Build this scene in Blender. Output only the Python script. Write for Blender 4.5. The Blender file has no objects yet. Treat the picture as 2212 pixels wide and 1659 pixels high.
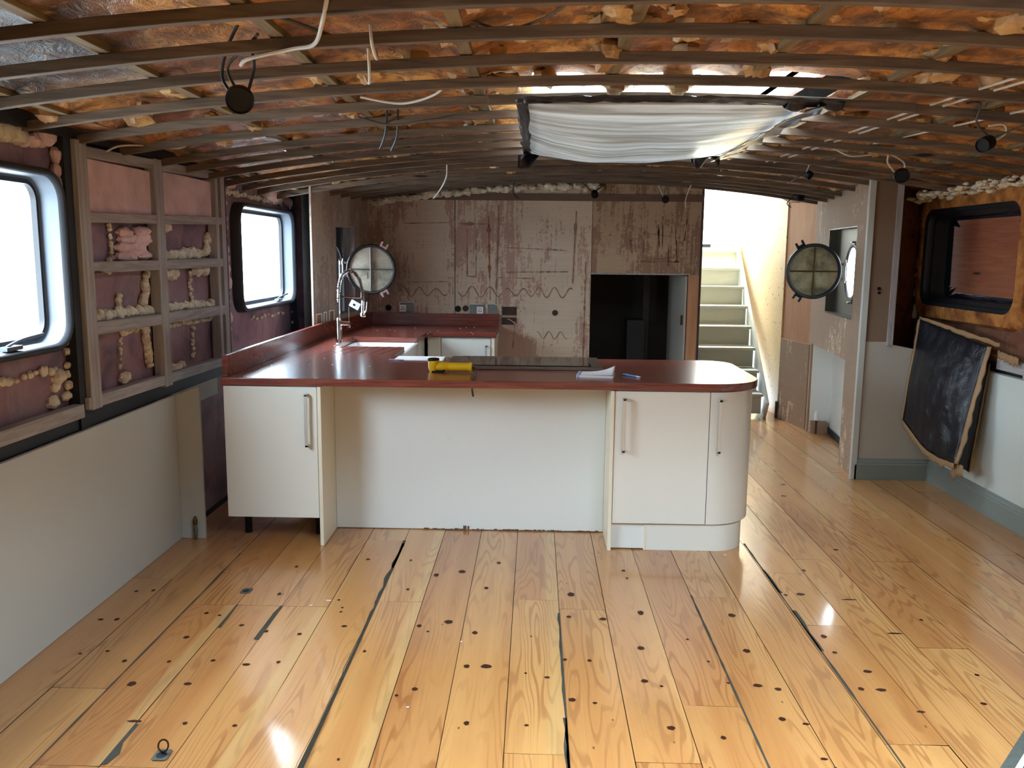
import bpy, bmesh, math, random
from mathutils import Vector, Matrix, noise
R = random.Random(7)
sc = bpy.context.scene
COL = sc.collection

# ------------------------------------------------------------------ camera, world, exposure
cam_d = bpy.data.cameras.new('camera'); cam = bpy.data.objects.new('camera', cam_d); COL.objects.link(cam)
CH = 1.57583
cr = Vector((0.99959031, 0.02703227, 0.009406)); cu = Vector((-0.01336997, 0.15042655, 0.98853078)); cf = Vector((-0.02530732, 0.98825154, -0.15072634))
cam.matrix_world = Matrix(((cr.x, cu.x, -cf.x, 0), (cr.y, cu.y, -cf.y, 0), (cr.z, cu.z, -cf.z, CH), (0, 0, 0, 1)))
cam_d.sensor_width = 36; cam_d.sensor_fit = 'HORIZONTAL'; cam_d.lens = 1860 / 2212 * 36
cam_d.clip_start = .02; cam_d.clip_end = 200
sc.camera = cam
w = bpy.data.worlds.new('overcast_sky'); sc.world = w; w.use_nodes = True
bg = w.node_tree.nodes['Background']; bg.inputs[0].default_value = (.93, .97, 1.0, 1); bg.inputs[1].default_value = 6.0
_g = w.node_tree; _tc = _g.nodes.new('ShaderNodeTexCoord'); _sp = _g.nodes.new('ShaderNodeSeparateXYZ'); _mr = _g.nodes.new('ShaderNodeMapRange'); _cr = _g.nodes.new('ShaderNodeValToRGB')
_mr.inputs[1].default_value = -.45; _mr.inputs[2].default_value = 1.0; _cr.color_ramp.elements[0].color = (.31, .36, .39, 1); _cr.color_ramp.elements[1].color = (1.66, 2.0, 2.3, 1); _e = _cr.color_ramp.elements.new(.38); _e.color = (.62, .76, .88, 1)
_g.links.new(_tc.outputs['Generated'], _sp.inputs[0]); _g.links.new(_sp.outputs[2], _mr.inputs[0]); _g.links.new(_mr.outputs[0], _cr.inputs[0]); _g.links.new(_cr.outputs[0], bg.inputs[0])
sc.view_settings.view_transform = 'Standard'; sc.view_settings.look = 'None'
sc.view_settings.exposure = 2.2; sc.view_settings.gamma = 1; sc.view_settings.use_curve_mapping = False
try:
    sc.cycles.max_bounces = 10; sc.cycles.diffuse_bounces = 6; sc.cycles.glossy_bounces = 4; sc.cycles.transparent_max_bounces = 12
    sc.cycles.sample_clamp_indirect = 12; sc.cycles.caustics_reflective = False; sc.cycles.caustics_refractive = False
except Exception:
    pass

def portal(name, loc, aim, sx, sy):
    """daylight guide in an opening of the hull: a light portal gives off nothing itself"""
    d = bpy.data.lights.new(name, 'AREA'); d.shape = 'RECTANGLE'; d.size = sx; d.size_y = sy; d.cycles.is_portal = True
    o = bpy.data.objects.new(name, d); COL.objects.link(o); o.location = loc
    o.rotation_euler = Vector(aim).to_track_quat('-Z', 'Y').to_euler()
LX = -1.93      # hull side framing, left
RX = 2.816      # hull side, right
BY = 7.90       # bulkhead at the end of the galley
REAR = -2.4
WIN1 = (2.30, 3.54); WIN2 = (5.70, 6.95); WIN3 = (-1.1, .14); WZ = (1.19, 1.86)
for n, (a, b) in (('portal_window_1', WIN1), ('portal_window_2', WIN2), ('portal_window_3', WIN3)):
    portal(n, (-2.13, (a + b) / 2, (WZ[0] + WZ[1]) / 2), (1, 0, 0), b - a + .05, WZ[1] - WZ[0] + .05)
SKY = (-.02, 1.22, 3.58, 5.60)
portal('portal_skylight', ((SKY[0] + SKY[1]) / 2, (SKY[2] + SKY[3]) / 2, 2.66), (0, 0, -1), 1.2, 1.75)
portal('portal_hatch', (1.9, 10.7, 2.47), (0, 0, -1), 1.1, 2.1)
SKY_ADDED = (.15, 1.48, .35, 1.92)  # unseen second skylight, added to light the floor near the camera
portal('portal_added_skylight', ((SKY_ADDED[0] + SKY_ADDED[1]) / 2, (SKY_ADDED[2] + SKY_ADDED[3]) / 2, 2.53), (0, 0, -1), 1.5, 1.7)

# ------------------------------------------------------------------ colour and material helpers
def lin(c):
    return tuple(((v / 255) / 12.92 if v / 255 <= .04045 else ((v / 255 + .055) / 1.055) ** 2.4) for v in c) + (1,)
class NT:
    def __init__(s, name):
        s.m = bpy.data.materials.new(name); s.m.use_nodes = True; s.t = s.m.node_tree; s.n = s.t.nodes; s.l = s.t.links
        s.b = s.n['Principled BSDF']; s.out = s.n['Material Output']
    def add(s, typ, **kw):
        n = s.n.new(typ)
        for k, v in kw.items():
            if k.startswith('i_'):
                n.inputs[k[2:].replace('_', ' ')].default_value = v
            else:
                setattr(n, k, v)
        return n
    def link(s, a, b): s.l.new(a, b)
    def coord(s, scale=(1, 1, 1), kind='Object', rot=(0, 0, 0), loc=(0, 0, 0)):
        tc = s.add('ShaderNodeTexCoord'); mp = s.add('ShaderNodeMapping')
        mp.inputs['Scale'].default_value = scale; mp.inputs['Rotation'].default_value = rot; mp.inputs['Location'].default_value = loc
        s.link(tc.outputs[kind], mp.inputs[0]); return mp.outputs[0]
    def noise(s, vec, scale, detail=4, rough=.55, dist=0):
        n = s.add('ShaderNodeTexNoise'); n.inputs['Scale'].default_value = scale; n.inputs['Detail'].default_value = detail
        n.inputs['Roughness'].default_value = rough; n.inputs['Distortion'].default_value = dist
        if vec is not None: s.link(vec, n.inputs['Vector'])
        return n.outputs['Fac']
    def ramp(s, fac, stops, interp='LINEAR'):
        r = s.add('ShaderNodeValToRGB'); e = r.color_ramp.elements; r.color_ramp.interpolation = interp
        while len(e) < len(stops): e.new(.5)
        for k, (p, c) in enumerate(stops):
            e[k].position = p; e[k].color = c if len(c) == 4 else tuple(c) + (1,)
        s.link(fac, r.inputs[0]); return r.outputs[0]
    def mix(s, fac, a, b, mode='MIX'):
        m = s.add('ShaderNodeMix', data_type='RGBA', blend_type=mode)
        for sock, v in ((m.inputs[0], fac), (m.inputs[6], a), (m.inputs[7], b)):
            if hasattr(v, 'node'): s.link(v, sock)
            else: sock.default_value = v
        return m.outputs[2]
    def math(s, op, a, b=0.0, clamp=False):
        m = s.add('ShaderNodeMath', operation=op, use_clamp=clamp)
        for k, v in enumerate((a, b)):
            if hasattr(v, 'node'): s.link(v, m.inputs[k])
            else: m.inputs[k].default_value = v
        return m.outputs[0]
    def step(s, v, lo, hi):
        m = s.add('ShaderNodeMapRange', interpolation_type='SMOOTHSTEP'); s.link(v, m.inputs[0])
        m.inputs[1].default_value = lo; m.inputs[2].default_value = hi; return m.outputs[0]
    def bump(s, h, strength=.3, dist=.01):
        b = s.add('ShaderNodeBump'); b.inputs['Strength'].default_value = strength; b.inputs['Distance'].default_value = dist
        s.link(h, b.inputs['Height']); s.link(b.outputs[0], s.b.inputs['Normal'])
    def base(s, c):
        if hasattr(c, 'node'): s.link(c, s.b.inputs['Base Color'])
        else: s.b.inputs['Base Color'].default_value = c
    def rough(s, r):
        if hasattr(r, 'node'): s.link(r, s.b.inputs['Roughness'])
        else: s.b.inputs['Roughness'].default_value = r
def K(v): return (v, v, v, 1)

def plain(name, rgb, rough=.5, metal=0, var=.12, scale=6, bump=0, bscale=60, coat=0, spec=.5):
    t = NT(name); c = lin(rgb); v = t.coord()
    d = tuple(x * (1 - var) for x in c[:3]) + (1,)
    t.base(t.mix(t.noise(v, scale, 5), d, tuple(min(1, x * (1 + var * .6)) for x in c[:3]) + (1,)))
    t.rough(rough); t.b.inputs['Metallic'].default_value = metal; t.b.inputs['Specular IOR Level'].default_value = spec
    if coat: t.b.inputs['Coat Weight'].default_value = coat; t.b.inputs['Coat Roughness'].default_value = .08
    if bump: t.bump(t.noise(v, bscale, 4), bump, .004)
    return t.m

def timber(name, light, dark, axis='X', rough=.75, k=1.0):
    """sawn timber, grain along the given axis, worn streaks"""
    t = NT(name); s = {'X': (.6, 9, 9), 'Y': (9, .6, 9), 'Z': (9, 9, .6)}[axis]
    v = t.coord(s); g = t.noise(v, 5 * k, 6, .6, .6); b = t.noise(t.coord(), 2.2, 3)
    c = t.mix(t.step(g, .3, .72), lin(dark), lin(light)); c = t.mix(t.step(b, .35, .75), c, t.mix(.35, c, lin(dark)))
    kn = t.add('ShaderNodeTexVoronoi', i_Scale=3.2); t.link(t.coord({'X': (.5, 3, 3), 'Y': (3, .5, 3), 'Z': (3, 3, .5)}[axis]), kn.inputs['Vector'])
    c = t.mix(t.step(kn.outputs['Distance'], .13, .05), c, lin(tuple(x * .35 for x in dark)))
    t.base(c); t.rough(rough); t.bump(g, .25, .004); return t.m

def floor_mat():
    t = NT('varnished_pine_boards')
    uv = t.add('ShaderNodeUVMap', uv_map='board'); at = t.add('ShaderNodeAttribute', attribute_name='tone')
    sx = t.add('ShaderNodeSeparateXYZ'); t.link(uv.outputs[0], sx.inputs[0])
    sa = t.add('ShaderNodeSeparateColor'); t.link(at.outputs['Color'], sa.inputs[0])
    idz = t.math('MULTIPLY', sa.outputs[1], 40.0)
    def vec(kx, ky):
        c = t.add('ShaderNodeCombineXYZ'); t.link(t.math('MULTIPLY', sx.outputs[0], kx), c.inputs[0]); t.link(t.math('MULTIPLY', sx.outputs[1], ky), c.inputs[1]); t.link(idz, c.inputs[2]); return c.outputs[0]
    field = t.noise(vec(5.5, .55), 1.0, 2.5, .45)
    rings = t.math('SINE', t.math('MULTIPLY', field, 150.0))
    fine = t.noise(vec(120, 1.6), 1.0, 3, .6)
    broad = t.noise(vec(7, .25), 1.0, 2)
    line = t.step(rings, .15, .95)
    amount = t.step(t.noise(vec(4, .6), 1.3, 2), .34, .56)
    c = t.mix(t.step(broad, .35, .68), lin((194, 142, 84)), lin((178, 120, 66)))
    c = t.mix(t.math('MULTIPLY', line, t.math('MULTIPLY', amount, .8)), c, lin((146, 90, 46)))
    c = t.mix(t.math('MULTIPLY', t.step(fine, .45, .7), .22), c, lin((150, 92, 44)))
    # board to board tone
    c = t.mix(t.step(sa.outputs[0], .0, 1.0), t.mix(.28, c, lin((150, 92, 50))), t.mix(.16, c, lin((214, 172, 108))))
    # pale sapwood along one edge of some boards
    sap = t.math('MULTIPLY', t.step(t.math('ADD', sx.outputs[0], t.math('MULTIPLY', field, .12)), .205, .235), t.step(sa.outputs[2], .82, .84))
    c = t.mix(t.math('MULTIPLY', sap, .3), c, lin((206, 178, 120)))
    # small scattered pin knots
    vo = t.add('ShaderNodeTexVoronoi', i_Scale=1.0, i_Randomness=1.0); t.link(vec(9, 4.5), vo.inputs['Vector'])
    c = t.mix(t.math('MULTIPLY', t.step(vo.outputs['Distance'], .05, .02), .8), c, lin((92, 46, 22)))
    # worn grey walkway further in, and scuffs
    sc_ = t.noise(t.coord((3, 1, 1)), 1.1, 5, .65)
    c = t.mix(t.math('MULTIPLY', t.step(sc_, .5, .75), .28), c, lin((112, 82, 56)))
    t.base(c)
    t.rough(.3)
    t.b.inputs['Specular IOR Level'].default_value = .5; t.b.inputs['Coat Weight'].default_value = .7; t.b.inputs['Coat Roughness'].default_value = .09
    t.bump(t.math('ADD', t.math('MULTIPLY', fine, .25), t.noise(vec(14, .7), 1.0, 2)), .12, .003)
    return t.m

def ply_wall(name, light, dark, sx=1.0, thr=.5):
    """bare ply with torn veneer and vertical glue drips; object X across, Z up"""
    t = NT(name)
    big = t.noise(t.coord((1.5, 1.5, .9)), 1.5, 6, .62, .4)
    drip = t.noise(t.coord((22, 22, 1.6)), 1.3, 7, .7, .9)
    fleck = t.noise(t.coord((9, 9, 9)), 2.6, 6, .7, 1.2)
    m = t.math('ADD', t.math('MULTIPLY', big, .45), t.math('ADD', t.math('MULTIPLY', drip, .35), t.math('MULTIPLY', fleck, .25)))
    edge = t.math('MULTIPLY', t.step(m, thr, thr + .03), .85)
    grain = t.noise(t.coord((1.2, 1.2, 26)), 3, 3)
    c1 = t.mix(grain, lin(light), lin(tuple(x * .88 for x in light)))
    c2 = t.mix(t.noise(t.coord((8, 8, .8)), 3, 4), lin(dark), lin(tuple(min(255, x * 1.25) for x in dark)))
    c = t.mix(edge, c1, c2)
    c = t.mix(t.math('MULTIPLY', t.step(t.noise(t.coord(), 1.0, 3), .5, .8), .5), c, lin(tuple(x * .6 for x in dark)))
    t.base(c); t.rough(.82); t.bump(m, .3, .004); return t.m

def blotch(name, stops, scale=3, rough=.8, bump=.5, dist=.01, stretch=(1, 1, 1), metal=0, spec=.4):
    t = NT(name); v = t.coord(stretch); f = t.noise(v, scale, 7, .62, .5)
    t.base(t.ramp(f, [(p, lin(c)) for p, c in stops])); t.rough(rough); t.b.inputs['Metallic'].default_value = metal
    t.b.inputs['Specular IOR Level'].default_value = spec
    t.bump(t.noise(v, scale * 5, 6, .6), bump, dist); return t.m

M = {}
M['floor'] = floor_mat()
M['knot'] = plain('pine_knot', (58, 28, 16), .5, var=.4, scale=60, spec=.25)
M['gap'] = plain('board_gap_dirt', (28, 22, 18), .9)
M['filler'] = plain('old_black_caulk', (66, 64, 56), .7, var=.5, scale=14, spec=.25)
M['cream'] = plain('gloss_cream_paint', (226, 228, 220), .22, var=.03, scale=3, coat=.3)
M['creamedge'] = plain('cream_edging', (232, 226, 204), .4, var=.03)
M['board'] = plain('white_backing_board', (224, 230, 228), .5, var=.04, scale=2)
M['whitewall'] = plain('off_white_wall_paint', (186, 190, 184), .6, var=.08, scale=2.0, bump=.05)
M['greywall'] = plain('grey_white_wall_paint', (176, 172, 160), .65, var=.08, scale=2)
M['rdado'] = plain('pale_grey_wall_paint', (196, 202, 196), .6, var=.04, scale=2)
M['skirt'] = plain('grey_green_paint', (126, 134, 128), .45, var=.08)
M['chrome'] = plain('polished_chrome', (225, 228, 232), .08, 1, var=.02)
M['satin'] = plain('satin_nickel', (226, 226, 222), .38, .85, var=.03)
M['steel'] = plain('brushed_steel', (150, 148, 142), .3, 1, var=.08)
M['dullsteel'] = plain('galvanised_steel', (120, 122, 118), .45, .9, var=.3, scale=40)
M['brass'] = plain('tarnished_brass', (96, 74, 44), .35, .9, var=.35, scale=50)
M['blackglass'] = plain('black_hob_glass', (14, 14, 15), .06, var=.02)
M['ceramic'] = plain('white_glazed_ceramic', (236, 238, 236), .12, var=.02)
M['black'] = plain('black_plastic', (13, 13, 15), .5, var=.1, spec=.25)
M['rubber'] = plain('black_window_rubber', (34, 36, 40), .5, var=.15)
M['alu'] = plain('window_aluminium', (96, 104, 116), .5, .2, var=.05)
M['cablew'] = plain('white_cable', (205, 200, 188), .5)
M['cableg'] = plain('grey_brown_cable', (78, 70, 60), .6)
M['cableb'] = plain('black_cable', (24, 23, 22), .6)
M['yellow'] = plain('yellow_plastic', (232, 178, 18), .38, var=.05)
M['paper'] = plain('white_paper', (240, 240, 242), .8, var=.02)
M['bluepen'] = plain('pale_blue_plastic', (110, 160, 215), .25)
M['cardblue'] = plain('blue_white_card', (190, 196, 225), .5)
M['tape'] = plain('brown_paper_tape', (150, 118, 82), .6, var=.2, scale=20)
M['gluepale'] = plain('pale_filler', (190, 176, 156), .8, var=.2, scale=30)
M['gluedark'] = plain('dark_dried_glue', (104, 76, 60), .7, var=.25, scale=40)
M['darkbrown'] = plain('brown_hole_lining', (70, 50, 36), .8, var=.4, scale=30)
M['gluebead'] = plain('dried_brown_glue', (146, 110, 92), .7, var=.25, scale=40)
M['darkvoid'] = plain('black_paint_and_void', (26, 28, 32), .6, var=.4, scale=4)
M['stairpaint'] = plain('stair_grey_paint', (186, 184, 168), .5, var=.06)
M['stairply'] = timber('birch_ply_wall', (226, 196, 146), (206, 172, 124), 'X', .6)
M['bareply'] = timber('bare_pink_ply', (196, 150, 112), (176, 126, 90), 'Z', .75)
M['whitepaint'] = plain('white_hatch_paint', (225, 225, 220), .6, var=.03)
M['batten'] = timber('roof_batten_pine', (122, 106, 88), (80, 67, 56), 'X', .8)
M['joist'] = timber('roof_joist_pine', (136, 118, 84), (98, 80, 56), 'Y', .85)
M['studwood'] = timber('glare_greyed_stud_pine', (178, 174, 170), (142, 138, 138), 'Z', .85)  # greyed and lightened: lens glare put into the timber colour
M['railwood'] = timber('glare_greyed_rail_pine', (176, 172, 168), (140, 136, 134), 'Y', .85)  # rail tone carries the same painted glare
M['backwall'] = ply_wall('stained_galley_bulkhead', (216, 198, 174), (150, 118, 104), thr=.515)
M['backwall2'] = ply_wall('stained_bulkhead_panel', (190, 164, 134), (122, 92, 74), thr=.50)
M['liningL'] = ply_wall('side_lining_left_ply', (190, 176, 160), (136, 116, 106), thr=.52)
M['liningR'] = ply_wall('side_lining_right_ply', (166, 138, 114), (200, 180, 154), thr=.575)
M['foam'] = blotch('amber_spray_foam', [(.28, (64, 36, 16)), (.42, (150, 84, 34)), (.55, (186, 112, 48)), (.7, (214, 158, 84)), (.8, (120, 66, 28))], 2.6, .45, .8, .02, (1, .6, 1), spec=.6)
M['foamlump'] = blotch('pale_amber_foam', [(.3, (132, 96, 58)), (.5, (184, 142, 90)), (.7, (210, 176, 126))], 9, .4, .5, .01, spec=.6)
M['foamcream'] = blotch('cream_foam', [(.3, (176, 160, 134)), (.5, (216, 206, 182)), (.7, (232, 226, 206))], 12, .7, .5, .01)
M['foampink'] = blotch('pink_foam_board', [(.3, (196, 168, 166)), (.55, (222, 192, 190)), (.75, (230, 202, 198))], 5, .8, .3, .006)  # pink raised to hold the glare over the left boards
M['hullL'] = blotch('maroon_primed_steel', [(.3, (88, 78, 92)), (.48, (140, 110, 120)), (.6, (152, 124, 130)), (.72, (106, 104, 118))], 3.5, .65, .25, .006)  # maroon primer, lightened with the glare of the left windows
M['hullR'] = blotch('rusting_primed_steel', [(.28, (40, 28, 22)), (.42, (96, 58, 38)), (.55, (118, 74, 52)), (.66, (70, 48, 34)), (.78, (168, 144, 104))], 4.5, .8, .7, .01)
M['rust'] = blotch('orange_rust_flange', [(.3, (92, 48, 18)), (.46, (150, 92, 40)), (.6, (186, 126, 62)), (.75, (120, 60, 24))], 7, .85, .7, .008)
M['bronze'] = blotch('tarnished_porthole_bronze', [(.3, (78, 80, 64)), (.47, (142, 140, 112)), (.6, (172, 168, 138)), (.75, (104, 104, 84))], 6, .5, .25, .004, metal=.1)
M['bronzedark'] = plain('dark_rubber_rim', (30, 32, 36), .55, .2, var=.3)
M['plybrown'] = timber('boarded_window_ply', (162, 98, 66), (140, 78, 50), 'Y', .7)
M['redply'] = timber('red_pine_plate', (150, 96, 52), (120, 72, 38), 'Y', .7)
M['porthull'] = plain('dull_olive_recess_paint', (70, 68, 57), .5, var=.25, scale=3)
M['bronzelit'] = blotch('lit_porthole_bronze', [(.3, (132, 130, 112)), (.47, (178, 176, 156)), (.6, (196, 192, 172)), (.75, (150, 148, 130))], 7, .45, .2, .003, metal=.1)  # brighter copy of the bronze, window light painted on the galley cover
M['rugdark'] = plain('grey_rug_border', (84, 88, 82), .95, var=.4, scale=70, bump=.6, bscale=300)
M['rugwhite'] = plain('white_rug_stripe', (196, 190, 176), .95, var=.2, scale=60, bump=.6, bscale=300)
M['rugblack'] = plain('dark_rug_field', (50, 44, 38), .95, var=.4, scale=70, bump=.6, bscale=300)

def wood_top():
    t = NT('red_mahogany_worktop'); v = t.coord((1.2, 26, 26)); g = t.noise(v, 2.4, 6, .6, .5)
    t.base(t.ramp(g, [(.3, lin((88, 40, 34))), (.5, lin((120, 58, 48))), (.7, lin((142, 74, 60)))])); t.rough(.27)
    t.b.inputs['Coat Weight'].default_value = .35; t.b.inputs['Coat Roughness'].default_value = .16
    t.bump(g, .06, .002); return t.m
M['top'] = wood_top()
def pane_mat():
    t = NT('clear_window_glass'); n = t.n
    tr = t.add('ShaderNodeBsdfTransparent'); gl = t.add('ShaderNodeBsdfGlossy', i_Roughness=.02); fr = t.add('ShaderNodeFresnel', i_IOR=1.12); mx = t.add('ShaderNodeMixShader')
    tr.inputs[0].default_value = (.95, .97, .97, 1)
    t.link(fr.outputs[0], mx.inputs[0]); t.link(tr.outputs[0], mx.inputs[1]); t.link(gl.outputs[0], mx.inputs[2]); t.link(mx.outputs[0], t.out.inputs[0]); n.remove(t.b); return t.m
M['pane'] = pane_mat()
def sheet_mat():
    t = NT('milky_plastic_sheet'); v = t.coord((.7, 9, 1)); g = t.noise(v, 1.2, 5, .6, 1.2)
    c = t.mix(t.step(g, .35, .7), lin((134, 130, 120)), lin((200, 202, 198)))
    tl = t.add('ShaderNodeBsdfTranslucent'); mx = t.add('ShaderNodeMixShader'); mx.inputs[0].default_value = .03
    t.base(c); t.rough(.22); t.link(c, tl.inputs[0]); t.bump(g, .5, .01)
    t.link(t.b.outputs[0], mx.inputs[1]); t.link(tl.outputs[0], mx.inputs[2]); t.link(mx.outputs[0], t.out.inputs[0]); return t.m
M['sheet'] = sheet_mat()
def bin_mat():
    t = NT('black_polythene'); v = t.coord((1, 1, 1)); g = t.noise(v, 9, 6, .65, 1.5)
    t.base(t.mix(g, lin((14, 14, 18)), lin((26, 27, 36)))); t.rough(.25); t.bump(g, .7, .012); return t.m
M['poly'] = bin_mat()

# ------------------------------------------------------------------ mesh helpers
class MB:
    def __init__(s): s.v = []; s.f = []; s.mi = []; s.cur = 0
    def face(s, idx): s.f.append(tuple(idx)); s.mi.append(s.cur)
    def quad(s, a, b, c, d):
        n = len(s.v); s.v += [tuple(a), tuple(b), tuple(c), tuple(d)]; s.face((n, n + 1, n + 2, n + 3)); return s
    def box(s, x0, x1, y0, y1, z0, z1):
        n = len(s.v); s.v += [(x, y, z) for z in (z0, z1) for y in (y0, y1) for x in (x0, x1)]
        for q in ((0, 2, 3, 1), (4, 5, 7, 6), (0, 1, 5, 4), (2, 6, 7, 3), (0, 4, 6, 2), (1, 3, 7, 5)): s.face([n + k for k in q])
        return s
    def obox(s, o, ax, ay, az):
        """box from a corner and three edge vectors"""
        o, ax, ay, az = map(Vector, (o, ax, ay, az)); n = len(s.v)
        s.v += [tuple(o + ax * i + ay * j + az * k) for k in (0, 1) for j in (0, 1) for i in (0, 1)]
        for q in ((0, 2, 3, 1), (4, 5, 7, 6), (0, 1, 5, 4), (2, 6, 7, 3), (0, 4, 6, 2), (1, 3, 7, 5)): s.face([n + k for k in q])
        return s
    def prism(s, pts, z0, z1):
        n = len(s.v); k = len(pts); s.v += [(x, y, z0) for x, y in pts] + [(x, y, z1) for x, y in pts]
        s.face([n + i for i in range(k)][::-1]); s.face([n + k + i for i in range(k)])
        for i in range(k): s.face((n + i, n + (i + 1) % k, n + k + (i + 1) % k, n + k + i))
        return s
    def prism_m(s, pts, h, mat):
        """polygon in local xy, thickness h along local z, placed by a matrix"""
        n = len(s.v); k = len(pts); s.v += [tuple(mat @ Vector((x, y, 0))) for x, y in pts] + [tuple(mat @ Vector((x, y, h))) for x, y in pts]
        s.face([n + i for i in range(k)][::-1]); s.face([n + k + i for i in range(k)])
        for i in range(k): s.face((n + i, n + (i + 1) % k, n + k + (i + 1) % k, n + k + i))
        return s
    def tube(s, pts, r, seg=8, close=False, cap=True):
        pts = [Vector(p) for p in pts]; rings = []; N = len(pts); up = None
        for i, p in enumerate(pts):
            a = pts[(i - 1) % N] if (i or close) else p; b = pts[(i + 1) % N] if (i < N - 1 or close) else p
            d = (b - a).normalized() if (b - a).length > 1e-9 else Vector((0, 0, 1))
            if up is None: up = Vector((0, 0, 1)) if abs(d.z) < .9 else Vector((1, 0, 0))
            u = (up - d * up.dot(d))
            u = u.normalized() if u.length > 1e-6 else d.orthogonal().normalized(); w_ = d.cross(u); up = u
            rr = r[i] if isinstance(r, (list, tuple)) else r; n = len(s.v)
            s.v += [tuple(p + (u * math.cos(t) + w_ * math.sin(t)) * rr) for t in [2 * math.pi * j / seg for j in range(seg)]]
            rings.append(n)
        for i in range(N if close else N - 1):
            a, b = rings[i], rings[(i + 1) % N]
            for j in range(seg): s.face((a + j, a + (j + 1) % seg, b + (j + 1) % seg, b + j))
        if cap and not close:
            s.face([rings[0] + j for j in range(seg)][::-1]); s.face([rings[-1] + j for j in range(seg)])
        return s
    def lathe(s, prof, seg=24, mat=None, caps=True):
        """prof: (radius, height) pairs about local z"""
        mat = mat or Matrix(); n = len(s.v); k = len(prof)
        for r, h in prof:
            s.v += [tuple(mat @ Vector((r * math.cos(2 * math.pi * j / seg), r * math.sin(2 * math.pi * j / seg), h))) for j in range(seg)]
        for i in range(k - 1):
            for j in range(seg): s.face((n + i * seg + j, n + i * seg + (j + 1) % seg, n + (i + 1) * seg + (j + 1) % seg, n + (i + 1) * seg + j))
        if caps and prof[0][0] > 1e-6: s.face([n + j for j in range(seg)][::-1])
        if caps and prof[-1][0] > 1e-6: s.face([n + (k - 1) * seg + j for j in range(seg)])
        return s
    def loft(s, loops):
        """closed loops with equal counts, joined one to the next (open ends)"""
        base = []
        for lp in loops: base.append(len(s.v)); s.v += [tuple(p) for p in lp]
        k = len(loops[0])
        for a, b in zip(base, base[1:]):
            for j in range(k): s.face((a + j, a + (j + 1) % k, b + (j + 1) % k, b + j))
        return s
    def grid(s, fn, nu, nv):
        n = len(s.v); s.v += [tuple(fn(i / nu, j / nv)) for j in range(nv + 1) for i in range(nu + 1)]
        for j in range(nv):
            for i in range(nu):
                a = n + j * (nu + 1) + i; s.face((a, a + 1, a + nu + 2, a + nu + 1))
        return s
    def blob(s, c, r, seed=0, amp=.25, n=8, m=6):
        """lumpy closed ball; r = three radii"""
        b = len(s.v); rx, ry, rz = r; c = Vector(c)
        def P(th, ph):
            d = Vector((math.sin(th) * math.cos(ph), math.sin(th) * math.sin(ph), math.cos(th)))
            k = 1 + amp * noise.noise(d * 2.1 + Vector((seed * 3.7, seed * 1.3, 0))) * 2
            return (c.x + d.x * rx * k, c.y + d.y * ry * k, c.z + d.z * rz * k)
        s.v.append(P(0, 0))
        for i in range(1, m): s.v += [P(math.pi * i / m, 2 * math.pi * j / n) for j in range(n)]
        s.v.append(P(math.pi, 0)); e = len(s.v) - 1
        for j in range(n): s.face((b, b + 1 + j, b + 1 + (j + 1) % n))
        for i in range(m - 2):
            for j in range(n): s.face((b + 1 + i * n + j, b + 1 + (i + 1) * n + j, b + 1 + (i + 1) * n + (j + 1) % n, b + 1 + i * n + (j + 1) % n))
        l = b + 1 + (m - 2) * n
        for j in range(n): s.face((l + j, e, l + (j + 1) % n))
        return s
    def build(s, name, mat, parent=None, bevel=0, smooth=False, solid=0, subsurf=0, seg=2):
        me = bpy.data.meshes.new(name); me.from_pydata([tuple(map(float, v)) for v in s.v], [], s.f)
        mats = mat if isinstance(mat, (list, tuple)) else [mat]
        for m in mats: me.materials.append(M[m] if isinstance(m, str) else m)
        if len(mats) > 1: me.polygons.foreach_set('material_index', s.mi)
        me.update(); bm = bmesh.new(); bm.from_mesh(me); bmesh.ops.recalc_face_normals(bm, faces=bm.faces); bm.to_mesh(me); bm.free()
        if smooth:
            me.polygons.foreach_set('use_smooth', [True] * len(me.polygons))
            try: me.set_sharp_from_angle(angle=math.radians(smooth if smooth is not True else 40))
            except Exception: pass
        o = bpy.data.objects.new(name, me); COL.objects.link(o)
        if parent is not None: o.parent = parent; o.matrix_parent_inverse = Matrix.Translation(-Vector(parent.location))
        if solid: md = o.modifiers.new('thick', 'SOLIDIFY'); md.thickness = solid; md.offset = 0
        if subsurf: md = o.modifiers.new('smooth', 'SUBSURF'); md.levels = subsurf; md.render_levels = subsurf
        if bevel: md = o.modifiers.new('edge', 'BEVEL'); md.width = bevel; md.segments = seg; md.limit_method = 'ANGLE'; md.angle_limit = math.radians(40)
        return o
def tag(o, label=None, cat=None, group=None, kind=None):
    if label: o['label'] = label
    if cat: o['category'] = cat
    if group: o['group'] = group
    if kind: o['kind'] = kind
    return o
def thing(name, label, cat, loc=(0, 0, 0), group=None):
    o = bpy.data.objects.new(name, None); COL.objects.link(o); o.location = loc; o.empty_display_size = .05
    return tag(o, label, cat, group)
def struct(o): o['kind'] = 'structure'; return o
def rrect(cx, cy, hw, hh, r, n=6):
    pts = []
    for sx, sy, a0 in ((1, 1, 0), (-1, 1, 90), (-1, -1, 180), (1, -1, 270)):
        for k in range(n + 1):
            a = math.radians(a0 + 90 * k / n); pts.append((cx + sx * (hw - r) + r * math.cos(a), cy + sy * (hh - r) + r * math.sin(a)))
    return pts
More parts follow.
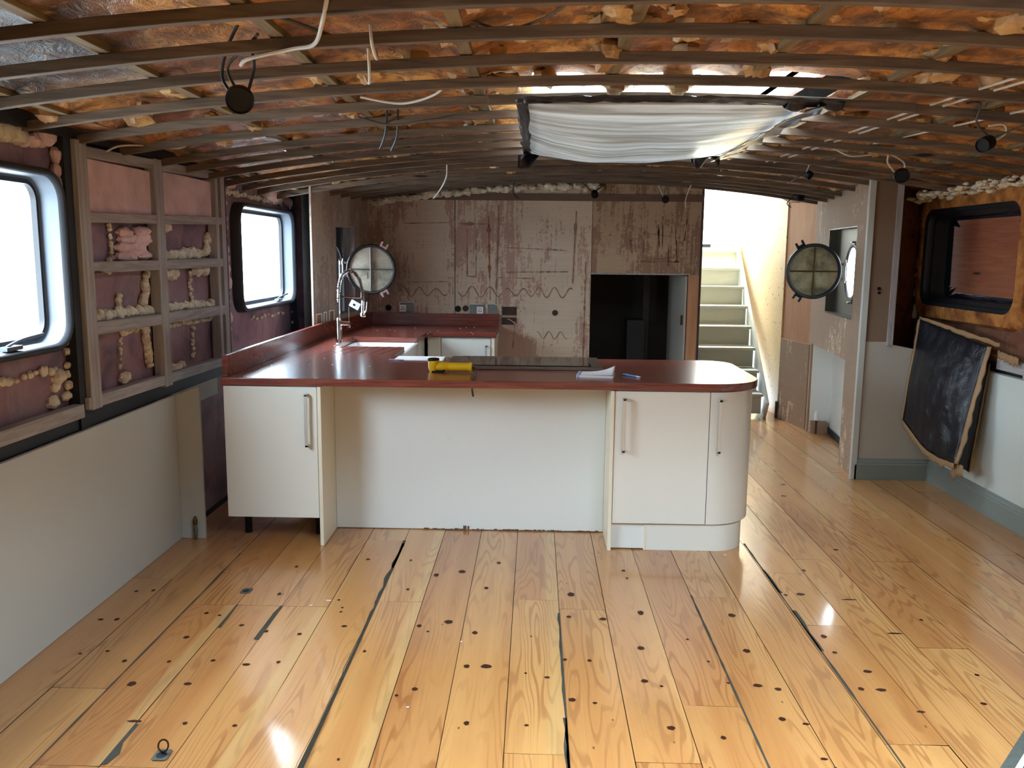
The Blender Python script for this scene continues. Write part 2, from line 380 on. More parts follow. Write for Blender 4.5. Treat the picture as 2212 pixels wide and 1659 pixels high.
def bez(pts, n=10):
    """smooth curve through points"""
    P = [Vector(p) for p in pts]; out = []
    for i in range(len(P) - 1):
        a = P[max(i - 1, 0)]; b = P[i]; c = P[i + 1]; d = P[min(i + 2, len(P) - 1)]
        for k in range(n):
            t = k / n; out.append(.5 * ((2 * b) + (c - a) * t + (2 * a - 5 * b + 4 * c - d) * t * t + (3 * b - a - 3 * c + d) * t ** 3))
    out.append(P[-1]); return out
def zb(X, Y):
    """underside of the curved roof battens"""
    t = (Y - 2.5) / 5.4; return 2.205 - .02 * t - (.03 + .013 * t) * (X - .45) ** 2

# ================================================================== FLOOR
def build_floor():
    W0, X0 = .207, .127
    cuts = {-8: [3.64, 2.41], -7: [3.64, 2.41], -6: [3.64, 2.41], -5: [4.55], -4: [3.716], -1: [3.763, 2.532], 0: [3.669], 1: [2.501], 2: [2.854], 3: [3.836], 4: [], 5: [4.162, 3.549, 2.637], -3: [], -2: []}
    v, f, mi, uv, tone = [], [], [], [], []
    NS = 4
    def fz(x, y):
        '''the board beside the hatch has cupped and lifted along its caulked edge, shaped to mirror the galley window'''
        if not -.907 < x < -.694: return 0
        u = (x + .908) / .207; k = max(0, min(1, (4.1 - y) / 1.1)); k = k * k * (3 - 2 * k); return k * (.0045 * u + .0045 * u * u) + .026 * max(0, min(1.1, (3.1 - y) / .9)) ** 2
    for n in range(-10, 14):
        rr = random.Random(n * 31 + 5)
        x0 = X0 + n * W0; x1 = x0 + W0
        cs = sorted(set([REAR, 8.75] + cuts.get(n, []) + ([rr.uniform(5.0, 8.0)] if n != 0 else [6.4]) + ([rr.uniform(.2, 1.6)]) + ([rr.uniform(2.8, 4.6)] if n not in cuts else [])))
        for a, b in zip(cs, cs[1:]):
            tn = rr.random(); idv = rr.random(); sap = rr.random(); off = rr.uniform(0, 20)
            if n == -4 and 2 < a < 5: sap = .95
            if n in (-5, -4, -1, 0) and a < 3.9: tn = .55 + .4 * tn
            if n == -5 and b > 3 and a < 4.6 and b - a > .3:
                ys = [a + (b - a) * i / 14 for i in range(15)]
            else: ys = None
            g = .0014; cup = rr.uniform(-.0007, .0009); tilt = rr.uniform(-.0011, .0011)
            if ys:
                for y in ys:
                    for k in range(9): x = x0 + g + (W0 - 2 * g) * k / 8; v.append((x, y, fz(x, y) - .0004))
                bs = len(v) - 15 * 9
                for i in range(14):
                    for k in range(8):
                        q = bs + i * 9 + k; f.append((q, q + 1, q + 10, q + 9)); mi.append(0)
                        for (uu, yy) in ((k / 8, ys[i]), ((k + 1) / 8, ys[i]), ((k + 1) / 8, ys[i + 1]), (k / 8, ys[i + 1])): uv.append((uu * W0, yy + off)); tone.append((tn, idv, 0, 1))
                continue
            base = len(v)
            for y in (a + g * .6, b - g * .6):
                for k in range(NS + 1):
                    u = k / NS; v.append((x0 + g + (W0 - 2 * g) * u, y, cup * (2 * u - 1) ** 2 + tilt * (u - .5) - .0006))
            for k in range(NS):
                f.append((base + k, base + k + 1, base + NS + 2 + k, base + NS + 1 + k)); mi.append(0)
                for (uu, yy) in ((k / NS, a), ((k + 1) / NS, a), ((k + 1) / NS, b), (k / NS, b)):
                    uv.append((uu * W0, yy + off)); tone.append((tn, idv, sap, 1))
    def extra(pts, m):
        pts = [(x, y, z + (fz(x, y) if m > 1 else 0)) for x, y, z in pts]
        n = len(v); v.extend(pts); f.append(tuple(range(n, n + len(pts)))); mi.append(m)
        for _ in pts: uv.append((0, 0)); tone.append((.5, .5, 0, 1))
    extra([(-2.2, REAR - .1, -.012), (3.2, REAR - .1, -.012), (3.2, 9.0, -.012), (-2.2, 9.0, -.012)], 1)
    # caulk in the open joints: (joint x, from y, to y, width, side)
    rr = random.Random(3)
    for jx, y0, y1, wd, sd in ((-.695, 2.0, 4.55, .013, -1), (-.695, 3.7, 4.5, .02, -1), (.127, 2.35, 3.62, .010, -1), (.127, 2.45, 2.75, .018, -1), (.748, 2.2, 3.85, .011, 0), (1.172, 2.2, 4.6, .011, 0), (1.172, 3.3, 3.7, .018, 1), (1.172, 3.9, 4.2, .018, 1), (-1.528, 2.2, 4.3, .010, 0), (-1.114, 3.3, 3.64, .022, -1), (-1.321, 2.42, 2.65, .03, 1), (-1.321, 3.4, 3.64, .014, 1), (.955, 2.3, 2.5, .012, 0)):
        y = y0
        a = rr.uniform(.5, 1) * wd
        while y < y1:
            yn = min(y1, y + rr.uniform(.05, .12)); b = rr.uniform(.35, 1.1) * wd
            l0, r0 = (jx - a, jx + .002) if sd < 0 else ((jx - a / 2, jx + a / 2) if sd == 0 else (jx - .002, jx + a))
            l1, r1 = (jx - b, jx + .002) if sd < 0 else ((jx - b / 2, jx + b / 2) if sd == 0 else (jx - .002, jx + b))
            extra([(l0, y, .0012), (r0, y, .0012), (r1, yn, .0012), (l1, yn, .0012)], 2); y = yn; a = b
    for x, y, hw, hh in KNOTS:
        hw *= .92; k = 10; ph = rr.uniform(0, 6.28)
        extra([(x + math.cos(2 * math.pi * j / k) * hw * (1 + .15 * math.sin(2 * j + ph)), y + math.sin(2 * math.pi * j / k) * hh * .85 * (1 + .15 * math.cos(3 * j + ph)), .0011) for j in range(k)], 3)
    me = bpy.data.meshes.new('floor'); me.from_pydata(v, [], f)
    for m in ('floor', 'gap', 'filler', 'knot'): me.materials.append(M[m])
    me.polygons.foreach_set('material_index', mi); me.polygons.foreach_set('use_smooth', [True] * len(f))
    ul = me.uv_layers.new(name='board'); ul.data.foreach_set('uv', [c for p in uv for c in p])
    ca = me.color_attributes.new('tone', 'FLOAT_COLOR', 'CORNER'); ca.data.foreach_set('color', [c for p in tone for c in p])
    me.update(); o = bpy.data.objects.new('floor', me); COL.objects.link(o); struct(o)
KNOTS = [(-0.468,4.047,.014,.023),(-0.346,4.1,.019,.023),(-0.582,3.858,.008,.013),(-0.623,4.245,.007,.014),(-0.474,3.461,.012,.016),(-0.353,3.506,.021,.021),(-0.431,3.407,.007,.008),(-0.66,3.215,.007,.013),(-0.419,2.925,.012,.014),(-0.478,2.876,.007,.01),(-0.213,3.893,.011,.018),(-0.168,4.231,.011,.018),(-0.233,3.405,.013,.018),(-0.244,3.107,.013,.017),(-0.169,3.111,.023,.019),(-0.212,2.702,.011,.016),(.003,3.38,.005,.008),(-0.016,3.062,.006,.009),(.065,3.033,.013,.009),(-0.009,2.698,.009,.008),(.187,3.836,.018,.028),(.167,3.584,.012,.013),(.315,3.567,.018,.015),(.136,3.18,.011,.01),(.232,3.176,.01,.012),(.151,2.873,.015,.015),(.232,2.854,.01,.009),(.488,3.641,.015,.027),(.447,3.295,.016,.019),(.428,3.022,.015,.016),(.486,2.985,.008,.009),(-0.597,2.476,.005,.008),(.463,4.154,.011,.015),(.47,4.052,.007,.013),(-0.79,3.436,.014,.012),(-0.877,3.716,.008,.011),(-0.838,3.585,.008,.009),(-0.842,3.631,.007,.009),(-0.845,4.247,.012,.014),(.888,3.634,.018,.022),(.871,3.288,.017,.021),(.843,3.007,.019,.015),(.912,2.982,.014,.014),(.869,2.776,.014,.015),(.94,2.747,.013,.01),(.934,2.542,.013,.009),(.477,2.702,.016,.015),(.641,2.651,.01,.013),(1.227,3.439,.013,.019),(1.222,3.291,.011,.012),(1.294,3.136,.018,.014),(1.219,2.999,.012,.014),(1.292,2.994,.022,.013),(1.369,2.844,.017,.009),(1.712,3.624,.009,.013),(1.704,3.126,.01,.012),(1.62,2.91,.013,.012),(1.267,3.891,.022,.018),(1.194,3.876,.01,.016),(1.379,4.202,.01,.018),(1.476,3.838,.04,.007),(1.539,3.481,.036,.009),(1.649,4.524,.016,.017),(1.743,5.86,.02,.02),(1.662,5.57,.02,.02),(.738,3.021,.006,.008),(.698,3.189,.007,.009),(.65,3.383,.007,.01),(-1.764,3.785,.009,.015),(-1.838,3.772,.01,.011),(-1.779,3.463,.012,.017),(-1.848,3.459,.013,.011),(-1.674,3.169,.009,.009),(-1.77,3.143,.008,.008),(-1.569,3.091,.01,.013),(-1.459,2.917,.017,.02),(-1.414,3.305,.014,.016),(-1.396,3.093,.009,.012),(-1.229,3.109,.011,.012),(-1.091,3.083,.018,.011),(-0.974,3.108,.009,.012),(-1.256,2.926,.016,.012),(-1.158,2.662,.009,.01),(-0.987,2.655,.009,.009),(-1.168,3.774,.009,.018),(-1.183,4.123,.009,.017),(-0.96,3.357,.011,.013),(-1.105,3.378,.01,.012),(-1.227,3.43,.013,.012),(-1.357,3.525,.009,.011),(-1.422,3.545,.011,.014),(-1.331,2.667,.028,.009)]
build_floor()

# ================================================================== WALLS
def wall_left():
    m = MB()
    xs = (-2.08, -2.0); ys = [REAR, WIN3[0], WIN3[1], WIN1[0], WIN1[1], WIN2[0], WIN2[1], 7.12]
    for a, b in zip(ys, ys[1:]):
        if (a, b) in (WIN1, WIN2, WIN3):
            m.box(*xs, a, b, -.02, WZ[0]); m.box(*xs, a, b, WZ[1], 2.5)
        else: m.box(*xs, a, b, -.02, 2.5)
    m.box(-2.08, -1.7, 7.12, 7.16, -.02, 2.5)
    # steel ribs standing off the plating
    for y in (.9, 1.75, 3.60, 5.42, 7.02): m.cur = 1; m.box(-2.0, -1.95, y, y + .055, .8, 2.3)
    m.cur = 1; m.box(-2.0, -1.96, REAR, 7.1, .80, .885); m.box(-2.0, -1.94, REAR, 7.1, 2.03, 2.3)  # lower black strip is painted in for the dark gap above the dado
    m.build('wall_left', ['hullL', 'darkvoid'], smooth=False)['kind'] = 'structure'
    p = MB(); p.box(-1.95, LX, REAR, 4.54, 0, .80); p.v += [(-1.93, 4.525, 0), (-1.80, 4.525, 0), (-1.80, 4.525, .85), (-1.93, 4.525, .80), (-1.93, 4.545, 0), (-1.80, 4.545, 0), (-1.80, 4.545, .85), (-1.93, 4.545, .80)]; [p.face([8 + k for k in q]) for q in ((0, 1, 2, 3), (7, 6, 5, 4), (0, 1, 5, 4), (1, 2, 6, 5), (2, 3, 7, 6), (3, 0, 4, 7))]; p.box(-1.99, -1.95, 4.54, 5.2, .70, .80)
    struct(p.build('wall_left_dado', 'whitewall', bevel=.002))
wall_left()
def timb(name, lab, cat, o, ax, ay, az, mat, group=None):
    m = MB().obox(o, ax, ay, az); return tag(m.build(name, mat, bevel=.003), lab, cat, group)
GS = 'studs of the left hull framing'; GR = 'rails of the left hull framing'
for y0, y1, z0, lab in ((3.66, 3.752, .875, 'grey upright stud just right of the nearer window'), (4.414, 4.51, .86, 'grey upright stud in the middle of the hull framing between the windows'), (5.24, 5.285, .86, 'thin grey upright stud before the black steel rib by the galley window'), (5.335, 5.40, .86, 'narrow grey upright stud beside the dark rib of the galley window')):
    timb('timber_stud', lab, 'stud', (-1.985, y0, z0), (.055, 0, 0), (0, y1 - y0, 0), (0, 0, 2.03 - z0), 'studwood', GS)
for y0, y1, za, zb_, h, lab in (
        (3.752, 4.414, 1.965, 1.98, .045, 'short top rail over the pink board beside the nearer window'), (4.51, 5.24, 1.98, 1.995, .045, 'short top rail over the pink board beside the galley window'),
        (3.752, 4.414, 1.688, 1.705, .045, 'grey rail under the larger pink board, nearer window side'), (4.51, 5.335, 1.707, 1.73, .045, 'grey rail under the pink board, galley window side'),
        (3.752, 4.414, 1.469, 1.471, .05, 'grey rail under the cell with the pink foam patch'), (4.51, 5.335, 1.471, 1.474, .052, 'grey rail under the cell with thick cream foam along its foot'),
        (3.752, 4.414, 1.199, 1.19, .056, 'grey rail third down in the bay next to the nearer window'), (4.51, 5.335, 1.188, 1.178, .058, 'grey rail third down in the bay next to the galley window'),
        (3.64, 5.335, .881, .862, .052, 'long grey bottom rail along the foot of the hull framing'), (1.9, 3.6, .864, .856, .058, 'grey bottom rail below the nearer window')):
    timb('timber_rail', lab, 'rail', (-1.982, y0, za), (.05, 0, 0), (0, y1 - y0, zb_ - za), (0, 0, h), 'railwood', GR)
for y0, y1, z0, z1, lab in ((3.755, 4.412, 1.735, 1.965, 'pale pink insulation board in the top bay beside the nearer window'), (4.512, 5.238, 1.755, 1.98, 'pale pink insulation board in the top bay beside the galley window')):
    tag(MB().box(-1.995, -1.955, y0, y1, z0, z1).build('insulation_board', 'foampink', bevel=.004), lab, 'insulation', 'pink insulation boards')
# foam beads squeezed along the framing
def foam_run(m, rr, a, b, r, sp=.017, flat=1.0):
    a, b = Vector(a), Vector(b); n = max(1, int((b - a).length / sp))
    for i in range(n + 1):
        p = a.lerp(b, i / n) + Vector((rr.uniform(-.004, .004), rr.uniform(-.012, .012), rr.uniform(-.010, .010)))
        k = rr.uniform(.6, 1.05) * r; m.blob(p, (k * flat, k * rr.uniform(.9, 1.5), k * rr.uniform(.8, 1.2)), rr.randint(0, 99), .15, 10, 8)
rr = random.Random(11); m = MB(); X = -1.985
for (y0, z0), (y1, z1), r in (((4.53, 1.545), (5.2, 1.56), .03), ((5.2, 1.56), (5.22, 1.67), .026), ((4.53, 1.70), (4.7, 1.70), .022), ((4.32, 1.28), (4.37, 1.45), .026), ((3.80, 1.275), (4.40, 1.268), .026), ((4.05, 1.29), (4.07, 1.36), .02), ((3.78, 1.40), (3.78, 1.41), .01),
        ((4.54, 1.45), (4.72, 1.45), .032), ((4.98, 1.45), (5.2, 1.455), .028), ((4.93, 1.44), (4.95, 1.27), .012), ((4.54, 1.265), (5.26, 1.25), .024), ((4.08, 1.18), (4.36, 1.19), .018), ((4.33, 1.17), (4.36, .98), .024), ((4.06, 1.16), (4.05, .97), .009), ((4.08, .95), (4.1, .955), .03),
        ((4.53, 1.17), (5.22, 1.165), .016), ((4.95, 1.15), (4.94, .97), .012), ((4.54, .935), (4.78, .93), .022), ((3.98, 1.46), (4.0, 1.52), .016), ((4.02, 1.52), (4.03, 1.68), .012)):
    foam_run(m, rr, (X, y0, z0), (X, y1, z1), r)
tag(m.build('foam_bead', 'foamcream', smooth=True), 'cream expanding foam beads along the left hull framing', 'foam', kind='stuff')
m = MB()
for i in range(26): m.blob((-1.985, rr.uniform(4.12, 4.38), rr.uniform(1.535, 1.67)), (.035, .07, .024), i, .15, 10, 8)
for y0, z0, y1, z1, r in ((5.53, 1.15, 5.50, 1.98, .045), (5.62, 2.0, 5.72, 2.0, .045), (6.45, 1.99, 6.75, 1.97, .06), (6.9, 1.98, 7.0, 1.96, .045), (7.06, 1.25, 7.06, 1.98, .035), (3.615, 1.74, 3.60, 1.95, .05), (3.40, 1.99, 3.56, 2.03, .05), (2.9, .82, 3.56, .83, .022), (3.45, .84, 3.56, .87, .05)):
    foam_run(m, rr, (-1.99, y0, z0), (-1.985, y1, z1), r, .05, .7)
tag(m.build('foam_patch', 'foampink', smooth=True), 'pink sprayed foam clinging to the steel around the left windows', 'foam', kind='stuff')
m = MB()
for y0, z0, y1, z1, r in ((5.6, 1.945, 6.8, 1.94, .022), (5.545, 1.02, 5.54, 1.9, .018), (6.0, 1.10, 6.8, 1.09, .014), (3.58, .95, 3.58, 1.65, .022), (2.4, 2.02, 3.35, 2.0, .06), (3.0, 1.07, 3.5, 1.08, .02), (3.47, .95, 3.52, 1.05, .035), (7.02, 1.08, 7.02, 1.0, .012)):
    foam_run(m, rr, (-1.99, y0, z0), (-1.99, y1, z1), r, .045, .8)
tag(m.build('foam_edge', 'foamcream', smooth=True), 'cream foam smeared round the left window openings', 'foam', kind='stuff')

def window(name, yr, latch=True):
    cy, cz = (yr[0] + yr[1]) / 2, (WZ[0] + WZ[1]) / 2; hw, hh = (yr[1] - yr[0]) / 2, (WZ[1] - WZ[0]) / 2
    root = struct(thing(name, None, None, (-2.0, cy, WZ[0])))
    def lp(x, d, r): return [(x, y, z) for y, z in rrect(cy, cz, hw + d, hh + d, r)]
    MB().loft([lp(-2.0, .034, .125), lp(-1.945, .03, .122), lp(-1.932, .022, .118), lp(-1.93, .012, .11), lp(-1.935, .004, .10), lp(-1.955, 0, .097)]).build('frame', 'rubber', root, smooth=50)
    MB().loft([lp(-1.955, .001, .097), lp(-1.99, -.002, .095), lp(-2.025, -.004, .093), lp(-2.03, -.012, .085)]).build('inner_frame', 'alu', root, smooth=50)
    MB().loft([lp(-2.03, -.010, .085), lp(-2.028, -.030, .065), lp(-2.05, -.032, .063)]).build('gasket', 'rubber', root, smooth=50)
    p = MB(); pts = rrect(cy, cz, hw - .025, hh - .025, .065); n = len(pts); p.v = [(-2.05, y, z) for y, z in pts]; p.face(range(n)); p.build('pane', 'pane', root)
    if latch:
        t = MB(); yl = yr[1] - .42; t.box(-1.985, -1.95, yl, yl + .10, WZ[0] + .004, WZ[0] + .02); t.tube(bez([(-1.965, yl + .02, WZ[0] + .02), (-1.955, yl + .10, WZ[0] + .04), (-1.95, yl + .24, WZ[0] + .05)], 5), .006)
        t.build('latch', 'alu', root, bevel=.002)
window('window_1', WIN1); window('window_2', WIN2); window('window_3', WIN3)

# ---- right side
def wall_right():
    m = MB(); xs = (2.87, 2.95); a, b, z0, z1 = 5.18, 6.47, 1.21, 1.93
    m.box(*xs, REAR, a, -.02, 2.5); m.box(*xs, b, 6.62, -.02, 2.5); m.obox((2.90, 6.62, -.02), (-.50, -.42, 0), (0, .03, 0), (0, 0, 2.52)); m.box(*xs, a, b, -.02, z0); m.box(*xs, a, b, z1, 2.5)
    m.cur = 1; m.box(2.86, 2.875, REAR, 6.9, .84, .93)
    m.build('wall_right', ['hullR', 'darkvoid'])['kind'] = 'structure'
    struct(MB().box(RX, 2.86, REAR, 6.06, 0, .875).build('wall_right_dado', 'rdado', bevel=.002))
    k = MB(); pr = [(RX + .002, 0), (RX - .02, 0), (RX - .02, .11), (RX - .016, .118), (RX - .016, .128), (RX - .010, .137), (RX - .008, .15), (RX + .002, .155)]
    n = len(pr); k.v = [(x, y, z) for y in (REAR, 6.04) for x, z in pr]
    for i in range(n - 1): k.face((i, i + 1, n + i + 1, n + i))
    k.face(range(n)); k.build('baseboard_right', 'skirt')['kind'] = 'structure'
    k = MB(); k.v = [(x, 6.05 - (RX - q[0]) , q[1]) for x in (2.289, 2.80) for q in pr]
    for i in range(n - 1): k.face((i, i + 1, n + i + 1, n + i))
    k.face(range(n)); k.build('baseboard_bulkhead', 'skirt')['kind'] = 'structure'
    # short bulkhead that returns towards the room
    q = MB(); q.v = [(2.289, 6.05, 0), (RX + .03, 6.05, 0), (RX + .03, 6.05, .90), (2.50, 6.05, .965), (2.50, 6.05, .985), (2.289, 6.05, .985)]; q.v += [(x, 6.08, z) for x, y, z in q.v]
    q.face(range(6)); q.face(range(11, 5, -1))
    for i in range(6): q.face((i, (i + 1) % 6, 6 + (i + 1) % 6, 6 + i))
    struct(q.build('wall_bulkhead', 'greywall'))
    struct(MB().box(2.30, 2.455, 6.052, 6.075, .985, 2.2).build('wall_bulkhead_upper', M['bulkply']))
    struct(MB().box(2.262, 2.305, 6.030, 6.06, .0, 2.2).build('trim_1', 'whitewall', bevel=.003))
    struct(MB().box(2.455, 2.497, 6.04, 6.075, .96, 2.2).build('trim_2', 'studwood', bevel=.003))
M['bulkply'] = plain('brown_stripped_ply', (128, 106, 86), .7, var=.25, scale=2.5)
wall_right()
tag(MB().tube([(2.375, 6.051, 1.355), (2.375, 6.04, 1.355)], .012).tube([(2.378, 6.051, 1.325), (2.378, 6.042, 1.325)], .010).build('wire_stub', 'black'), 'two black wire stubs poking through the brown bulkhead panel', 'wire')
def window_right():
    a, b, z0, z1 = 5.20, 6.45, 1.235, 1.905; cy, cz, hw, hh = (a + b) / 2, (z0 + z1) / 2, (b - a) / 2, (z1 - z0) / 2
    root = struct(thing('window_4', None, None, (2.87, cy, z0)))
    def lp(x, d, r, j=0): return [(x, y + R.uniform(-j, j), z + R.uniform(-j, j)) for y, z in rrect(cy, cz, hw + d, hh + d, r)]
    MB().loft([lp(2.87, .10, .14, .012), lp(2.835, .085, .14, .008), lp(2.828, .05, .13), lp(2.826, .02, .12), lp(2.832, .004, .11)]).build('rusty_flange', 'rust', root, smooth=40)
    MB().loft([lp(2.832, .006, .11), lp(2.842, -.004, .105), lp(2.845, -.018, .10), lp(2.86, -.026, .095), lp(2.885, -.028, .09), lp(2.888, -.042, .08), lp(2.985, -.05, .08), lp(2.985, -.075, .06)]).build('frame', 'bronzedark', root, smooth=40)
    MB().box(3.0, 3.02, a - .1, b + .1, z0 - .1, z1 + .1).build('plywood_blank', 'plybrown', root)
    t = MB(); out = rrect(cy, cz, hw - .03, hh - .03, .08, 10); ins = []
    for i, (y, z) in enumerate(out):
        d = Vector((cy - y, cz - z)); k = .10 + .16 * abs(noise.noise(Vector((i * .33, 2.2, 0)))) * 2
        ins.append((cy - d.x * (1 - k * (1.6 if d.x > 0 else 1.0)), cz - d.y * (1 - k * .9)))
    t.loft([[(2.985, y, z) for y, z in out], [(2.975 + .02 * abs(noise.noise(Vector((i * .7, 0, 1)))), (y + o[0]) / 2, (z + o[1]) / 2) for i, ((y, z), o) in enumerate(zip(ins, out))], [(2.992, y, z) for y, z in ins]])
    t.build('torn_plastic', 'poly', root, smooth=60)
window_right()
tag(MB().obox((2.835, 5.12, 1.985), (.03, 0, 0), (0, 1.75, .015), (0, 0, .085)).build('timber_plate', 'redply', bevel=.004), 'reddish pine plate fixed above the boarded window', 'timber')
rr = random.Random(5); m = MB()
for y0, z0, y1, z1, r in ((6.56, 1.30, 6.54, 1.75, .03), (6.72, 1.55, 6.66, 1.92, .04), (6.6, 1.15, 6.58, 1.2, .03), (5.15, 2.08, 6.5, 2.09, .03), (5.06, 1.3, 5.04, 1.95, .022), (5.05, 1.75, 5.03, 1.95, .035)):
    foam_run(m, rr, (2.86, y0, z0), (2.86, y1, z1), r, .05, .8)
tag(m.build('foam_remnant', 'foamcream', smooth=True), 'cream foam remnants stuck round the rusty boarded window', 'foam', kind='stuff')
struct(MB().box(2.82, 2.865, 4.95, 5.0, .88, 2.1).build('trim_3', 'railwood', bevel=.003))
struct(MB().box(2.825, 2.862, REAR, 5.3, .90, .97).build('trim_4', 'railwood', bevel=.003))

# ---- side linings with porthole recesses
def lining(name, A, B, mat, holes, z1, th, out):
    """upright ply lining from A to B with rectangular holes (distance from A, distance, z0, z1); returns the place function"""
    A, B = Vector(A + (0,)), Vector(B + (0,)); d = (B - A); L = d.length; d.normalize(); nrm = Vector((-d.y, d.x, 0)) * out
    us = sorted({0, L} | {h[0] for h in holes} | {h[1] for h in holes}); zs = sorted({0, z1} | {h[2] for h in holes} | {h[3] for h in holes})
    m = MB()
    for u0, u1 in zip(us, us[1:]):
        for za, zb2 in zip(zs, zs[1:]):
            if any(h[0] <= (u0 + u1) / 2 <= h[1] and h[2] <= (za + zb2) / 2 <= h[3] for h in holes): continue
            m.obox(A + d * u0 + Vector((0, 0, za)), d * (u1 - u0), nrm * th, Vector((0, 0, zb2 - za)))
    struct(m.build(name, mat))
    return lambda u, off, z: A + d * u + nrm * off + Vector((0, 0, z))
PL = lining('wall_galley_side', (-1.69, 6.55), (-1.518, 7.95), 'liningL', [(.52, .98, 1.05, 1.78)], 2.2, .015, 1)
PR = lining('wall_passage_side', (2.289, 6.042), (2.49, 7.85), 'liningR', [(.36, 1.26, 1.115, 1.79), (.46, 1.70, -.01, .80)], 2.2, .018, -1)
struct(lining and MB().obox((2.49, 7.85, 0), (-.085, .60, 0), (.02, 0, 0), (0, 0, 2.2)).build('wall_passage_end', 'bareply'))
struct(MB().obox((2.489, 7.80, 0), (-.085, .60, 0), (-.012, -.001, 0), (0, 0, .78)).build('wall_passage_patch', 'liningR'))
# alcove under the right porthole
al = MB(); a0, a1 = PR(.46, .02, 0), PR(1.70, .02, 0); b0, b1 = PR(.46, .19, 0), PR(1.70, .19, 0); zz = Vector((0, 0, .82))
al.quad(b0, b1, b1 + zz, b0 + zz); al.quad(a0, b0, b0 + zz, a0 + zz); al.quad(a1, b1, b1 + zz, a1 + zz); al.quad(a0 + zz, a1 + zz, b1 + zz, b0 + zz)
struct(al.build('wall_alcove', 'board'))
struct(MB().obox(PR(.47, .17, 0), PR(1.69, .17, 0) - PR(.47, .17, 0), (PR(0, .016, 0) - PR(0, 0, 0)), (0, 0, .05)).build('trim_5', 'darkvoid'))
struct(MB().obox(PR(1.64, .03, 0), PR(1.70, .03, 0) - PR(1.64, .03, 0), (PR(0, .14, 0) - PR(0, 0, 0)), (0, 0, .10)).build('trim_6', 'liningR'))

def recess(name, P, u0, u1, z0, z1, depth, matside, matback):
    m = MB(); a = lambda u, o, z: P(u, o, z)
    m.quad(a(u0, 0, z0), a(u0, depth, z0), a(u0, depth, z1), a(u0, 0, z1)); m.quad(a(u1, 0, z0), a(u1, depth, z0), a(u1, depth, z1), a(u1, 0, z1))
    m.quad(a(u0, 0, z0), a(u1, 0, z0), a(u1, depth, z0), a(u0, depth, z0)); m.quad(a(u0, 0, z1), a(u1, 0, z1), a(u1, depth, z1), a(u0, depth, z1))
    struct(m.build(name, matside, solid=.012))
recess('trim_7', PL, .52, .98, 1.05, 1.78, .10, 'studwood', 'darkvoid')
recess('trim_8', PR, .36, 1.26, 1.115, 1.79, .075, 'porthull', 'darkvoid')

